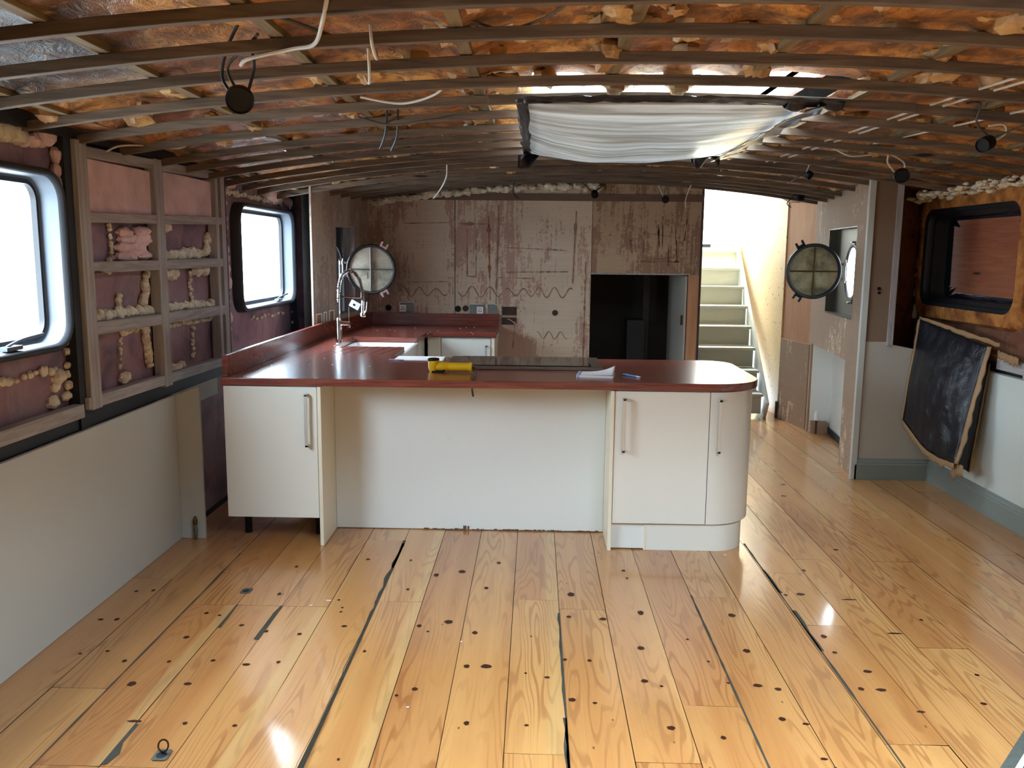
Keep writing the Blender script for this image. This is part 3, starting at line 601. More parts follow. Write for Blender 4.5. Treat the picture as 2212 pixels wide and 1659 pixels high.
def hull_plate(name, C, d, nrm, r, hw, z0, z1, mat):
    """steel plate with a round hole centred at C; d along the plate, nrm into the room"""
    m = MB(); k = 48; C = Vector(C); d = Vector(d); nrm = Vector(nrm); up = Vector((0, 0, 1)); cir, sq = [], []
    for j in range(k):
        t = 2 * math.pi * j / k; c, s_ = math.cos(t), math.sin(t); cir.append(C + d * r * c + up * r * s_)
        f = min(hw / abs(c) if abs(c) > 1e-6 else 9, ((z1 - C.z) if s_ > 0 else (C.z - z0)) / abs(s_) if abs(s_) > 1e-6 else 9); sq.append(C + d * f * c + up * f * s_)
    m.loft([sq, cir, [p - nrm * .006 for p in cir]]); return struct(m.build(name, mat))
def porthole(lab, C, d, nrm, hinge, cov_dir, zc, lug_side, dark):
    """brass porthole in the hull at C; its deadlight cover is swung open on the hinge, square to the wall"""
    C, d, nrm, hinge, cov = map(Vector, (C, d, nrm, hinge, cov_dir)); up = Vector((0, 0, 1)); r = .19
    RB = 'brass' if dark else 'steel'
    BZ = 'bronze' if dark else 'bronzelit'
    root = thing('porthole', lab, 'porthole', tuple(C))
    m = MB(); k = 40
    def ring(rad, off): return [C + d * rad * math.cos(2 * math.pi * j / k) + up * rad * math.sin(2 * math.pi * j / k) + nrm * off for j in range(k)]
    m.loft([ring(r + .035, 0), ring(r + .033, .008), ring(r + .006, .010), ring(r, .006), ring(r, -.006)]); m.build('rim', 'bronzedark', root, smooth=40)
    g = MB(); g.v = [tuple(p) for p in ring(r, -.004)]; g.face(range(k)); g.build('pane', 'pane', root)
    for s_ in (-1, 1):
        t = MB(); b = C - d * .10 + up * (.225 * s_) + nrm * .01
        t.tube([b, b + nrm * .03], .010); t.tube(bez([b + nrm * .03 + d * .02, b + nrm * .035 - d * .03, b + nrm * .02 - d * .075], 5), .006); t.build('dog_bolt', 'steel', root, smooth=True)
    # cover disc
    cn = cov.cross(up).normalized(); cc = hinge + cov * .245; cc.z = zc; rc = .215
    if cn.y > 0: cn = -cn
    mt = Matrix((( cov.x, up.x, cn.x, cc.x), (cov.y, up.y, cn.y, cc.y), (cov.z, up.z, cn.z, cc.z), (0, 0, 0, 1)))
    cover = MB().lathe([(0, -.012), (rc - .02, -.012), (rc - .02, 0), (0, .0)], 48, mt).build('cover', BZ, root, smooth=40)
    MB().lathe([(rc - .024, -.016), (rc - .004, -.018), (rc, -.008), (rc, .014), (rc - .008, .02), (rc - .020, .016), (rc - .026, .002)], 48, mt, caps=False).build('cover_rim', 'bronzedark', cover, smooth=40)
    q = MB(); q.prism_m([(-.006, -rc + .03), (.006, -rc + .03), (.006, rc - .03), (-.006, rc - .03)], .018, mt); q.build('rib', RB, cover, bevel=.003)
    q = MB(); q.prism_m([(-rc + .03, -.005), (rc - .03, -.005), (rc - .03, .005), (-rc + .03, .005)], .016, mt); q.build('rib', RB, cover, bevel=.003)
    for sx in (-.032, .032):
        q = MB(); sy = lug_side * .055; q.prism_m(rrect(sx * 1.3, sy, .008, .024, .004, 3), .004, mt); q.build('cast_mark', BZ, cover, bevel=.001)
    for s_ in (1, -1):   # forked lugs on the free edge
        a = math.radians(122 * s_) if True else 0; a = math.radians(60 * s_); c, s2 = math.cos(a), math.sin(a)
        q = MB(); L = mt @ Matrix.Rotation(a, 4, 'Z')
        q.prism_m([(rc - .01, -.034), (rc + .045, -.034), (rc + .045, -.018), (rc + .016, -.016), (rc + .016, .016), (rc + .045, .018), (rc + .045, .034), (rc - .01, .034)], .016, L)
        q.build('lug', 'bronzedark' if dark else 'foampink', cover, bevel=.003)
    h = MB()
    for z in (-.055, .055):
        h.tube([hinge + Vector((0, 0, zc - hinge.z + z - .014)), hinge + Vector((0, 0, zc - hinge.z + z + .014))], .013, 10)
        h.obox(hinge + Vector((0, 0, zc - hinge.z + z - .01)) - cn * .006, cov * .06, cn * .014, (0, 0, .02))
    h.tube([hinge + Vector((0, 0, zc - hinge.z - .09)), hinge + Vector((0, 0, zc - hinge.z + .09))], .007, 8)
    h.build('hinge', 'steel', root, smooth=40)
    return root
dL = (PL(1, 0, 0) - PL(0, 0, 0)).normalized(); nL = Vector((dL.y, -dL.x, 0)); cL = PL(.75, .105, 1.43)
hull_plate('wall_hull_plate_galley', cL, dL, nL, .19, .68, .0, 2.4, 'darkvoid')
porthole('bronze porthole with its pale round cover swung open behind the tap', cL, dL, nL, PL(.93, .09, 1.43), (1, .0, 0), 1.422, 1 if False else -1, False)
dR = (PR(1, 0, 0) - PR(0, 0, 0)).normalized(); nR = Vector((-dR.y, dR.x, 0)); cR = PR(.71, .066, 1.45)
hull_plate('wall_hull_plate_passage', cR, dR, nR, .19, .66, .82, 2.4, 'porthull')
q = MB()
for u0, u1, z0, z1 in ((.14, 1.62, 0, .83), (1.74, 2.45, 0, 2.42)): q.obox(PR(u0, .20 if z1 < 1 else .085, z0), dR * (u1 - u0), nR * -.02, (0, 0, z1 - z0))
q.obox(PR(2.52, .0, 0), dR * .02, nR * -.15, (0, 0, 2.42)); struct(q.build('wall_hull_side', 'darkvoid')); struct(MB().obox(PR(1.35, .068, .82), dR * .42, nR * -.02, (0, 0, 1.6)).build('wall_hull_side_upper', 'porthull'))
porthole('bronze porthole with a dark-rimmed mottled cover swung open beside the stairs', cR, dR, nR, PR(.80, .035, 1.455), (-1, -.02, 0), 1.455, 1, True)

# ---- bulkhead behind the galley
def back_wall():
    m = MB(); m.box(-1.56, .505, BY, BY + .018, 0, 2.3); m.box(.44, .56, BY + .012, BY + .03, 1.395, 2.3); m.build('wall_back', 'backwall')['kind'] = 'structure'
    struct(MB().box(.512, 1.50, BY - .004, BY + .018, 1.395, 2.3).build('wall_back_panel', 'backwall2'))
    struct(MB().box(1.39, 1.50, BY - .002, BY + .03, 0, 1.393).build('trim_9', 'bareply', bevel=.003))
    struct(MB().box(1.482, 1.503, BY - .008, BY + .06, 0, 2.3).build('trim_10', 'darkwood', bevel=.003))
    struct(MB().box(.506, 1.40, BY - .008, BY + .02, 1.388, 1.404).build('trim_11', 'studwood', bevel=.002))
    struct(MB().box(-.735, -.729, BY - .003, BY + .002, 1.0, 2.1).build('trim_12', 'darkvoid'))
    struct(MB().box(-1.55, 1.5, BY - .02, BY, 2.04, 2.10).build('trim_13', 'backdark'))  # dark band along the top of the bulkhead
    # cupboard space behind the opening
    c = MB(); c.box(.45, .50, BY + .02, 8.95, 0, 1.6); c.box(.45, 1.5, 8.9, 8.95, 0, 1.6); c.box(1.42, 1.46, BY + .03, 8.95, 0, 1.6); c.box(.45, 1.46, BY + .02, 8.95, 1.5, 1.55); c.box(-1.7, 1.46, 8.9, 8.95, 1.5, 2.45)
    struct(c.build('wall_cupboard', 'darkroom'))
M['darkwood'] = timber('dark_stained_jamb', (84, 62, 48), (58, 42, 33), 'Z', .7)
M['backdark'] = plain('dark_wall_top_band', (112, 88, 74), .8, var=.3)
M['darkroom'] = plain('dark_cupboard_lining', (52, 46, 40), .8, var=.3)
back_wall()
d = MB().obox((1.385, BY + .03, 0), (-.04, .72, 0), (-.018, 0, 0), (0, 0, 1.38))
door = struct(d.build('door_1', M['greywall'], bevel=.002)); MB().box(1.345, 1.372, BY + .07, BY + .10, .93, 1.02).build('door_latch', 'brass', door, bevel=.002)
struct(MB().box(1.06, 1.12, 8.5, 8.56, 0, 1.5).build('trim_14', 'darkroom'))
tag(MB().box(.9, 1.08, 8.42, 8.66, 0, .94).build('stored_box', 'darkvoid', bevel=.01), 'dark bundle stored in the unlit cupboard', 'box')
# glue beads and stains left on the bulkhead
par = bpy.data.objects['wall_back']
def wave(x0, x1, z, amp, per, seed, wd=.013):
    rr = random.Random(seed); m = MB(); pts = []; n = int((x1 - x0) / .012)
    for i in range(n + 1):
        x = x0 + (x1 - x0) * i / n; pts.append((x, z + amp * math.sin(2 * math.pi * x / per + .6 * math.sin(x * 5)) * (1 + .2 * math.sin(x * 9))))
    L, Rr = [], []
    for i, (x, zz_) in enumerate(pts):
        a = pts[max(i - 1, 0)]; b = pts[min(i + 1, n)]; t = Vector((b[0] - a[0], 0, b[1] - a[1])).normalized(); nn = Vector((-t.z, 0, t.x)); wv = wd * .5 * (.5 + .7 * abs(noise.noise(Vector((x * 14, seed, 0)))) * 2)
        L.append(Vector((x, BY - .004, zz_)) + nn * wv); Rr.append(Vector((x, BY - .004, zz_)) - nn * wv)
    for i in range(n): m.quad(Rr[i], Rr[i + 1], L[i + 1], L[i])
    m.build('glue_bead', 'gluebead', par, solid=.004)
wave(-1.24, -.80, 1.215, .04, .155, 1); wave(-.70, -.30, 1.22, .042, .155, 2); wave(-.27, .34, 1.22, .04, .15, 3); wave(.02, .30, .83, .03, .11, 4, .009)
def strip(x0, z0, x1, z1, wd, mat='gluebead'):
    a, b = Vector((x0, BY - .004, z0)), Vector((x1, BY - .004, z1)); t = (b - a).normalized(); nn = Vector((-t.z, 0, t.x)); m = MB(); n = max(2, int((b - a).length / .03)); pts = []
    for i in range(n + 1):
        p = a.lerp(b, i / n); k = wd * .5 * (.12 + abs(noise.noise(p * 31)) * 2.0 * (.4 + abs(noise.noise(p * 7)) * 2)); pts.append((p + nn * k, p - nn * k))
    for i in range(n): m.quad(pts[i][1], pts[i + 1][1], pts[i + 1][0], pts[i][0])
    m.build('glue_bead', mat, par, solid=.003)
for a in ((-.62, 1.36, -.62, 1.78, .018), (-.54, 1.36, -.54, 1.78, .014), (-.62, 1.36, -.54, 1.355, .012), (-.70, 1.83, -.42, 1.83, .022), (-1.2, 1.83, -.78, 1.84, .012), (-1.2, 1.30, -.8, 1.31, .012), (-.35, 1.35, .0, 1.345, .014), (.34, 1.30, .36, 1.95, .02), (-.36, 1.02, -.335, 2.0, .022), (-.27, 1.40, .30, 1.41, .016), (-.26, 1.62, .30, 1.60, .014), (.45, .6, .455, 1.5, .03), (-.2, .7, -.18, .95, .03)): strip(*a)
strip(-.415, 1.35, -.43, 1.90, .03, 'plybrown'); strip(-.41, 1.15, -.415, 1.35, .016, 'plybrown')
par2 = bpy.data.objects['wall_back_panel']
rr = random.Random(9); par = par2
for i in range(9):
    x = rr.uniform(.85, 1.42); z = rr.uniform(1.45, 1.95); strip(x, z, x + rr.uniform(-.02, .02), z - rr.uniform(.1, .35) if z > 1.7 else z + .2, rr.uniform(.012, .03), 'gluedark')
for i in range(5):
    z = rr.uniform(1.5, 1.95); strip(.9 + rr.uniform(0, .1), z, 1.3, z + rr.uniform(-.06, .06), .007, 'gluedark')

# ================================================================== REAR (behind the camera)
m = MB(); m.box(-2.1, 2.95, REAR - .05, REAR, 0, 2.5)
struct(m.build('wall_rear', 'whitewall'))

# ================================================================== ROOF
JX = (-1.80, -1.29, -.77, -.24, .28, .80, 1.315, 1.84, 2.36)
def roof_mat():
    """sprayed foam between the joists: amber, browner in places and darker in the pits, bare dark steel near the left side"""
    t = NT('sprayed_roof_foam'); v = t.coord((1, .7, 1)); f = t.noise(v, 3.2, 8, .64, .5); g = t.noise(t.coord(), 1.1, 3)
    c = t.ramp(f, [(.26, lin((48, 32, 20))), (.40, lin((150, 96, 48))), (.52, lin((200, 134, 66))), (.64, lin((224, 174, 98))), (.76, lin((128, 82, 44)))])
    c = t.mix(t.step(g, .52, .66), c, lin((140, 88, 62)))
    s_ = t.add('ShaderNodeSeparateXYZ'); tc = t.add('ShaderNodeTexCoord'); t.link(tc.outputs['Object'], s_.inputs[0])
    bare = t.math('MULTIPLY', t.step(t.math('ADD', s_.outputs[0], t.math('MULTIPLY', g, 1.2)), -.35, -.75), t.step(s_.outputs[1], 3.5, 2.9))
    c = t.mix(bare, c, t.mix(t.step(f, .45, .6), lin((40, 40, 44)), lin((92, 92, 98))))
    nod = t.noise(v, 15, 5, .7, .6); c = t.mix(t.math('MULTIPLY', t.step(nod, .56, .40), .75), c, lin((92, 60, 30))); c = t.mix(t.math('MULTIPLY', t.step(nod, .58, .70), .5), c, lin((222, 176, 110)))
    t.base(c); t.rough(.5); t.bump(nod, 1.0, .02); return t.m
M['roof'] = roof_mat()
def roof():
    x0, x1, y0, y1 = -2.05, 2.92, REAR, 8.3; nx, ny = 130, 290; m = MB(); hx0, hx1, hy0, hy1 = SKY
    def P(i, j):
        x = x0 + (x1 - x0) * i / nx; y = y0 + (y1 - y0) * j / ny
        dj = min(abs(x - q) for q in JX)
        h = noise.noise(Vector((x * 2.4, y * 1.8, 0))) * .028 + noise.noise(Vector((x * 8, y * 6, 3))) * .014 + noise.noise(Vector((x * 21, y * 17, 7))) * .007
        if -.4 > x and y < 3.4: h *= .4
        near = min(abs(y - SKY[2]), abs(y - SKY_ADDED[2])); h += .03 * max(0, 1 - near / .25) if -.2 < x < 1.7 else 0
        return (x, y, zb(x, y) + .078 + h - .03 * max(0, 1 - dj / .12))
    m.v = [P(i, j) for j in range(ny + 1) for i in range(nx + 1)]
    for j in range(ny):
        for i in range(nx):
            a = j * (nx + 1) + i; cx, cy, _ = m.v[a]
            if any(q[0] - .03 < cx < q[1] and q[2] - .03 < cy < q[3] for q in (SKY, SKY_ADDED)): continue
            m.face((a, a + 1, a + nx + 2, a + nx + 1))
    struct(m.build('ceiling', 'roof', smooth=60))
    # steel deck above the foam, light-tight, with openings for the skylight and the stair hatch
    d = MB(); zt = 2.42
    for (a, b, c, e), ya, yb in ((SKY_ADDED, y0 - .1, 3.0), (SKY, 3.0, 8.2)):
        d.box(-2.2, a, ya, yb, zt, zt + .03); d.box(b, 3.0, ya, yb, zt, zt + .03); d.box(a, b, ya, c, zt, zt + .03); d.box(a, b, e, yb, zt, zt + .03)
    d.box(-2.2, 1.42, 8.2, 11.9, zt, zt + .03); d.box(1.42, 2.42, 8.2, 9.7, zt, zt + .03); d.box(2.42, 3.0, 8.2, 11.9, zt, zt + .03)
    struct(d.build('ceiling_deck', 'darkvoid'))
roof()
# skylight coaming, frame, glass
def skylight(name, S):
    a, b, c, d = S; root = struct(thing(name, None, None, ((a + b) / 2, (c + d) / 2, 2.4)))
    m = MB(); z0, z1 = 2.35, (2.62 if c > 3 else 2.48)
    m.box(a - .03, a, c - .03, d + .03, z0, z1); m.box(b, b + .03, c - .03, d + .03, z0, z1); m.box(a, b, c - .03, c, z0, z1); m.box(a, b, d, d + .03, z0, z1); m.build('coaming', 'foampink', root)
    f = MB()
    for x in (a + .3, a + .62, a + .94): f.box(x - .018, x + .018, c, d, z1 - .02, z1 + .02)
    f.box(a, b, (c + d) / 2 - .02, (c + d) / 2 + .02, z1 - .02, z1 + .02); f.build('glazing_bar', 'alu', root)
    g = MB(); g.quad((a - .02, c - .02, z1 + .025), (b + .02, c - .02, z1 + .025), (b + .02, d + .02, z1 + .025), (a - .02, d + .02, z1 + .025)); g.build('pane', 'pane', root)
skylight('window_5', SKY); skylight('added_skylight', SKY_ADDED)  # the second one is out of view, added for foreground light
# curved battens across the boat
BAT = [1.93, 2.30, 2.641, 2.985, 3.345, 3.70, 4.08, 4.50, 4.815, 5.15, 5.54, 5.852, 6.15, 6.545, 6.95, 7.20, 7.45, 7.72]
ORD = ['first', 'second', 'third', 'fourth', 'fifth', 'sixth', 'seventh', 'eighth', 'ninth', 'tenth', 'eleventh', 'twelfth', 'thirteenth', 'fourteenth', 'fifteenth', 'sixteenth', 'seventeenth', 'eighteenth']
def arc(name, Y, xa, xb, h, wd, mat, dz=0):
    rr = random.Random(int(Y * 1000)); n = 40; loops = []; tw = rr.uniform(-.012, .012)
    for i in range(n + 1):
        x = xa + (xb - xa) * i / n; z = zb(x, Y) + dz + .003 * noise.noise(Vector((x * 1.3, Y * 5, 0))); y = Y + tw * (x - .4) / 2 + .006 * noise.noise(Vector((x * .8, Y * 3, 4)))
        loops.append([(x, y, z), (x, y + wd, z), (x, y + wd, z + h), (x, y, z + h)])
    m = MB(); m.loft(loops); m.face((0, 1, 2, 3)); e = len(m.v); m.face((e - 1, e - 2, e - 3, e - 4)); return m.build(name, mat, bevel=.002)
for i, Y in enumerate(BAT):
    k = len(BAT) - 1 - i
    xa = -1.97 if Y < 6.9 else -1.66; xb = 2.85 if Y < 6.0 else 2.45
    where = 'resting against the stained bulkhead' if k == 0 else 'closest to the camera' if i == 0 else ORD[k] + ' out from the stained bulkhead' if k < 9 else ORD[i] + ' in from the camera end'
    tag(arc('roof_batten', Y, xa, xb, .035, .030, 'batten'), 'curved brown roof batten, ' + where, 'batten', 'curved battens under the roof')
tag(arc('roof_batten', 3.585, -.20, 1.5, .035, .03, 'batten', -.022), 'short extra batten doubled on in front of the plastic-covered skylight', 'batten', 'curved battens under the roof')
def joist(X, ya, yb):
    n = 30; loops = []
    for i in range(n + 1):
        y = ya + (yb - ya) * i / n; z = zb(X, y) + .037; loops.append([(X - .022, y, z), (X + .022, y, z), (X + .022, y, z + .07), (X - .022, y, z + .07)])
    m = MB(); m.loft(loops); m.face((0, 1, 2, 3)); e = len(m.v); m.face((e - 1, e - 2, e - 3, e - 4)); return m.build('roof_joist', 'joist', bevel=.002)
jl = {-1.80: 'over the left hull framing', -1.29: 'second in from the left windows', -.77: 'above the big round hanging light', -.24: 'first to the left of the skylight', 1.315: 'first to the right of the skylight', 1.84: 'carrying the pair of white cables', 2.36: 'over the boarded window side'}
for X in JX:
    if X in jl: tag(joist(X, REAR + .02, 7.86), 'lengthwise pale roof joist ' + jl[X], 'joist', 'lengthwise joists above the battens')
    else:
        tag(joist(X, REAR + .02, SKY[2] - .04), 'roof joist ending at the front edge of the skylight, ' + ('left one' if X < .5 else 'right one'), 'joist', 'lengthwise joists above the battens')
        tag(joist(X, SKY[3] + .04, 7.86), 'roof joist running from the far edge of the skylight, ' + ('left one' if X < .5 else 'right one'), 'joist', 'lengthwise joists above the battens')
# hanging lumps of foam
rr = random.Random(21); m = MB()
big = [(.24, 3.14, .07, .05, .05), (.30, 3.55, .06, .045, .06), (.52, 3.1, .06, .06, .035), (.55, 3.55, .06, .05, .06), (.45, 2.78, .05, .05, .04), (.62, 2.8, .06, .05, .03), (1.32, 3.0, .05, .06, .03), (.2, 2.75, .05, .05, .03), (-.42, 3.1, .05, .04, .04), (-.15, 3.1, .05, .04, .03), (-.3, 3.5, .05, .05, .04), (.03, 3.5, .05, .05, .035), (.8, 3.3, .05, .05, .04), (-.62, 3.3, .05, .04, .03)]
for x, y, a, b, c in big:
    if not (SKY[0] < x < SKY[1] and SKY[2] < y < SKY[3]): m.blob((x, y, zb(x, y) + .06), (a, b, c), rr.randint(0, 99), .35, 10, 8)
for i in range(330):
    x = rr.uniform(-1.7, 2.7); y = rr.uniform(2.4, 7.6)
    if (SKY[0] - .1 < x < SKY[1] + .1 and 3.4 < y < SKY[3] + .1) or (x < -.5 and y < 3.3) or (y > 6.2 and x > 2.3) or (y > 6.5 and x < -1.5): continue
    if rr.random() < .6: x = min(JX, key=lambda q: abs(q - x)) + rr.choice((-1, 1)) * rr.uniform(.03, .07)
    s_ = rr.uniform(.022, .055); m.blob((x, y, zb(x, y) + rr.uniform(.045, .072)), (s_ * rr.uniform(.8, 1.4), s_ * rr.uniform(.8, 1.5), s_ * rr.uniform(.5, .9)), rr.randint(0, 99), .35, 9, 6)
tag(m.build('foam_lump', 'foamlump', smooth=True), 'amber lumps of set foam hanging between the roof battens', 'foam', kind='stuff')
m = MB()
for i in range(70):
    x = -1.45 + 2.0 * i / 69; s_ = rr.uniform(.018, .034); m.blob((x, 7.80 + rr.uniform(-.02, .03), zb(x, 7.8) - .025 + rr.uniform(-.012, .012)), (s_ * 1.4, s_, s_), i, .35, 8, 6)
for i in range(110):
    x = 2.66 + .16 * rr.random(); y = 5.0 + 1.6 * i / 109; k = rr.uniform(.5, 1.1); m.blob((x, y, zb(x, y) + rr.uniform(-.005, .02)), (.035 * k, .03 * k, .018 * k), i, .2, 8, 6)
tag(m.build('foam_fringe', 'foamcream', smooth=True), 'ragged cream foam fringe along the roof edges', 'foam', kind='stuff')

# ---- plastic sheet slung under the skylight
def slung_sheet():
    xa, xb, ya, yb = -.055, 1.10, 3.53, 5.38
    def S(u, v):
        x = xa + (xb - xa) * u; y = ya + (yb - ya) * v; e = math.sin(math.pi * min(1, max(0, u))) ** .55 * math.sin(math.pi * min(1, max(0, v)) ** 1.35) ** .6
        pull = .13 * e * (1.1 - .35 * u)
        wr = .008 * noise.noise(Vector((u * 2.2, v * 9, 2))) + .004 * noise.noise(Vector((u * 3, v * 22, 4))) + .012 * noise.noise(Vector((u * 5, v * 5, 5))) + (.02 * math.sin(u * 55 + v * 9) * max(0, .16 - u) * 6 * e)
        return (x - .05 * e * 0, y, zb(x, y) - .012 - pull + wr * e)
    sh = MB().grid(S, 64, 60).build('plastic_sheet', 'sheet', smooth=True); tag(sh, 'milky plastic sheet sagging under the skylight opening', 'plastic sheet')
    for name, fn in (('edge_strip', lambda u, v: (xa - .03 + .05 * v + .015 * noise.noise(Vector((u * 9, v, 1))), ya + (yb - ya) * u, zb(xa, ya + (yb - ya) * u) - .016 - .05 * v * math.sin(math.pi * u) + .012 * noise.noise(Vector((u * 14, v * 3, 8))))),
                     ('edge_strip', lambda u, v: (xa + (xb - xa) * u, ya - .05 + .075 * v, zb(xa + (xb - xa) * u, ya) - .018 - .012 * v + .008 * noise.noise(Vector((u * 20, v * 4, 3))))),
                     ('edge_strip', lambda u, v: (xb + .07 - .12 * v + .02 * noise.noise(Vector((u * 10, v, 4))), ya + (yb - ya) * u, zb(xb, ya + (yb - ya) * u) - .018 - .03 * v + .014 * noise.noise(Vector((u * 12, v * 4, 6))))),
                     ('edge_strip', lambda u, v: (xa - .02 + (xb - xa + .02) * u, yb + .07 - .12 * v, zb(xa + (xb - xa) * u, yb) - .02 - .03 * v * math.sin(math.pi * u) + .01 * noise.noise(Vector((u * 15, v * 4, 9)))))):
        MB().grid(fn, 40, 4).build(name, 'poly', sh, smooth=True, solid=.002)
    MB().grid(lambda u, v: (xa - .06 + .13 * u * (1 - .5 * v), yb + .02 - .05 * v, zb(xa, yb) - .02 - .085 * v + .008 * noise.noise(Vector((u * 4, v * 4, 0)))), 6, 6).build('loose_corner', 'poly', sh, smooth=True, solid=.002)
    MB().grid(lambda u, v: (xb - .12 + .22 * u, ya - .02 + .10 * v, zb(xb, ya) - .015 - .035 * math.sin(math.pi * v) * (.6 + .4 * math.sin(u * 9))), 10, 8).build('loose_corner', 'poly', sh, smooth=True, solid=.002)
    MB().grid(lambda u, v: (xb - .16 + .16 * u, yb - .05 + .10 * v, zb(xb, yb) - .02 - .07 * math.sin(math.pi * v) * (.5 + .5 * math.sin(u * 7))), 10, 8).build('loose_corner', 'poly', sh, smooth=True, solid=.002)
slung_sheet()

# ---- hanging lights and cables
def can_light(lab, c, r, h, axis, cables, loc_top, mat='black', round_=True):
    c = Vector(c); ax = Vector(axis).normalized(); root = thing('hanging_light', lab, 'light', tuple(c), 'loose ceiling lights')
    q = ax.to_track_quat('Z', 'Y').to_matrix().to_4x4(); q.translation = c
    if round_: MB().lathe([(0, 0), (r * .8, 0), (r, .006), (r, h - .004), (r * .97, h), (r * .9, h), (r * .88, h - .006), (0, h - .006)], 28, q).build('lamp_body', 'black', root, smooth=40)
    else: MB().prism_m(rrect(0, 0, r, r * .62, .006, 3), h, q).build('lamp_body', 'black', root, bevel=.002)
    for pts, mt, rad in cables: MB().tube(bez(pts, 8), rad, 7).build('flex', mt, root, smooth=True)
def at(x, y, dz): return (x, y, zb(x, y) + dz)
can_light('large black round light dangling near the camera', (-.905, 2.70, 2.035), .042, .03, (.15, -.75, -.45), [([(-.93, 2.715, 2.04), (-.965, 2.72, 2.10), (-.93, 2.68, 2.18), (-.86, 2.60, 2.24)], 'cableb', .005), ([(-.915, 2.72, 2.05), (-.95, 2.73, 2.13), (-.85, 2.66, 2.19), (-.82, 2.62, 2.2)], 'cableg', .005), ([(-.885, 2.71, 2.05), (-.86, 2.70, 2.12), (-.85, 2.66, 2.155)], 'cableb', .005)], 2.2)
can_light('black round light on a white loop of cable near the boarded window', (2.06, 5.05, 2.035), .042, .03, (-.1, -.8, -.5), [([(2.03, 5.07, 2.05), (1.98, 5.05, 2.10), (1.955, 5.0, 2.14), (1.85, 4.95, 2.13), (1.72, 4.92, 2.12), (1.62, 4.9, 2.16)], 'cablew', .005), ([(2.08, 5.07, 2.05), (2.07, 5.05, 2.10), (1.955, 5.0, 2.15)], 'cablew', .005)], 2.2)
can_light('tilted black light dangling beside the right end of the battens', (1.86, 3.70, 2.045), .03, .06, (-.7, -.5, -.3), [([(1.885, 3.73, 2.05), (1.93, 3.72, 2.08), (1.90, 3.68, 2.11), (1.84, 3.68, 2.105)], 'cablew', .0045), ([(1.88, 3.73, 2.06), (1.80, 3.7, 2.12), (1.79, 3.66, 2.19), (1.70, 3.6, 2.18)], 'cableg', .0045), ([(1.88, 3.73, 2.06), (1.98, 3.65, 2.11), (2.10, 3.5, 2.15)], 'cableg', .004)], 2.2)
can_light('small black light hanging in front of the stained panel over the cupboard', (1.11, 7.6, 2.045), .032, .025, (0, -.9, -.25), [([(1.10, 7.62, 2.06), (1.07, 7.6, 2.11), (1.05, 7.6, 2.16)], 'cablew', .004), ([(1.12, 7.62, 2.06), (1.13, 7.6, 2.11), (1.12, 7.6, 2.16)], 'cableg', .003)], 2.2)
can_light('black box light hanging over the top of the staircase', (2.20, 7.40, 2.03), .03, .10, (.05, -.2, .97), [([(2.19, 7.41, 2.12), (2.12, 7.4, 2.04), (2.09, 7.38, 2.0), (2.12, 7.36, 1.97)], 'cableb', .004), ([(2.20, 7.41, 2.12), (2.1, 7.0, 2.13), (1.95, 6.6, 2.14)], 'cableg', .004)], 2.2, round_=False)
can_light('small black lamp with a silver rim tucked under the far right battens', (1.70, 5.60, 2.085), .026, .03, (.5, -.6, -.5), [([(1.70, 5.62, 2.09), (1.64, 5.6, 2.06), (1.60, 5.62, 2.03)], 'cableg', .004), ([(1.70, 5.62, 2.09), (1.71, 5.6, 2.14)], 'cablew', .003)], 2.2)
can_light('black knuckle lamp hanging where the two stained bulkhead panels meet', (.50, 7.62, 2.10), .03, .05, (.1, -.7, -.6), [([(.50, 7.64, 2.10), (.54, 7.6, 2.13), (.58, 7.55, 2.16)], 'cableb', .005), ([(.49, 7.64, 2.10), (.44, 7.62, 2.14), (.40, 7.6, 2.17)], 'cableb', .004)], 2.2)
def cable(pts, mat, lab, r=.005):
    tag(MB().tube(bez(pts, 10), r, 7).build('cable', mat, smooth=True), lab, 'cable', 'loose cables in the roof')
cable([at(-.53, 2.28, .05), at(-.56, 2.33, -.015), at(-.63, 2.52, -.02), at(-.72, 2.62, -.004), at(-.86, 2.66, -.012), at(-.90, 2.7, -.02)], 'cablew', 'thick white cable swooping down beside the big round light', .006)
cable([at(-.49, 2.62, .05), at(-.487, 2.635, -.005), at(-.50, 2.78, -.01), at(-.53, 2.93, .05)], 'cablew', 'short white cable tail poking out just right of the big round light')
cable([at(-.555, 2.93, .06), at(-.56, 2.97, -.006), at(-.59, 3.12, -.012), at(-.62, 3.2, .03)], 'cablew', 'white cable end pointing down behind the third batten')
cable([at(-.72, 3.62, .04), at(-.55, 3.6, .0), at(-.40, 3.5, .01), at(-.34, 3.42, .05)], 'cablew', 'curled white cable above the left end of the doubled batten')
cable([at(-.80, 3.95, .02), at(-.66, 3.98, -.02), at(-.5, 3.9, -.025), at(-.35, 3.92, .0), at(-.28, 3.85, .05)], 'cableg', 'grey cable looping under the battens left of the plastic sheet')
cable([at(-.66, 3.9, .04), at(-.72, 4.2, -.02), at(-.80, 4.5, -.05)], 'cableb', 'black cut cable end hanging left of the plastic sheet, longer one')
cable([at(-.62, 3.95, .04), at(-.68, 4.3, -.02), at(-.76, 4.6, -.05)], 'cableb', 'black cut cable end hanging left of the plastic sheet, shorter one')
cable([at(-.62, 6.1, .03), at(-.63, 6.15, -.05), at(-.68, 6.25, -.12), at(-.74, 6.3, -.18)], 'cablew', 'thin pale wire hanging in front of the stained bulkhead')
cable([at(-.18, 7.5, .02), at(-.2, 7.55, -.05), at(-.19, 7.6, -.10), at(-.15, 7.62, -.13)], 'cableb', 'thin black wire hooking down before the stained bulkhead')
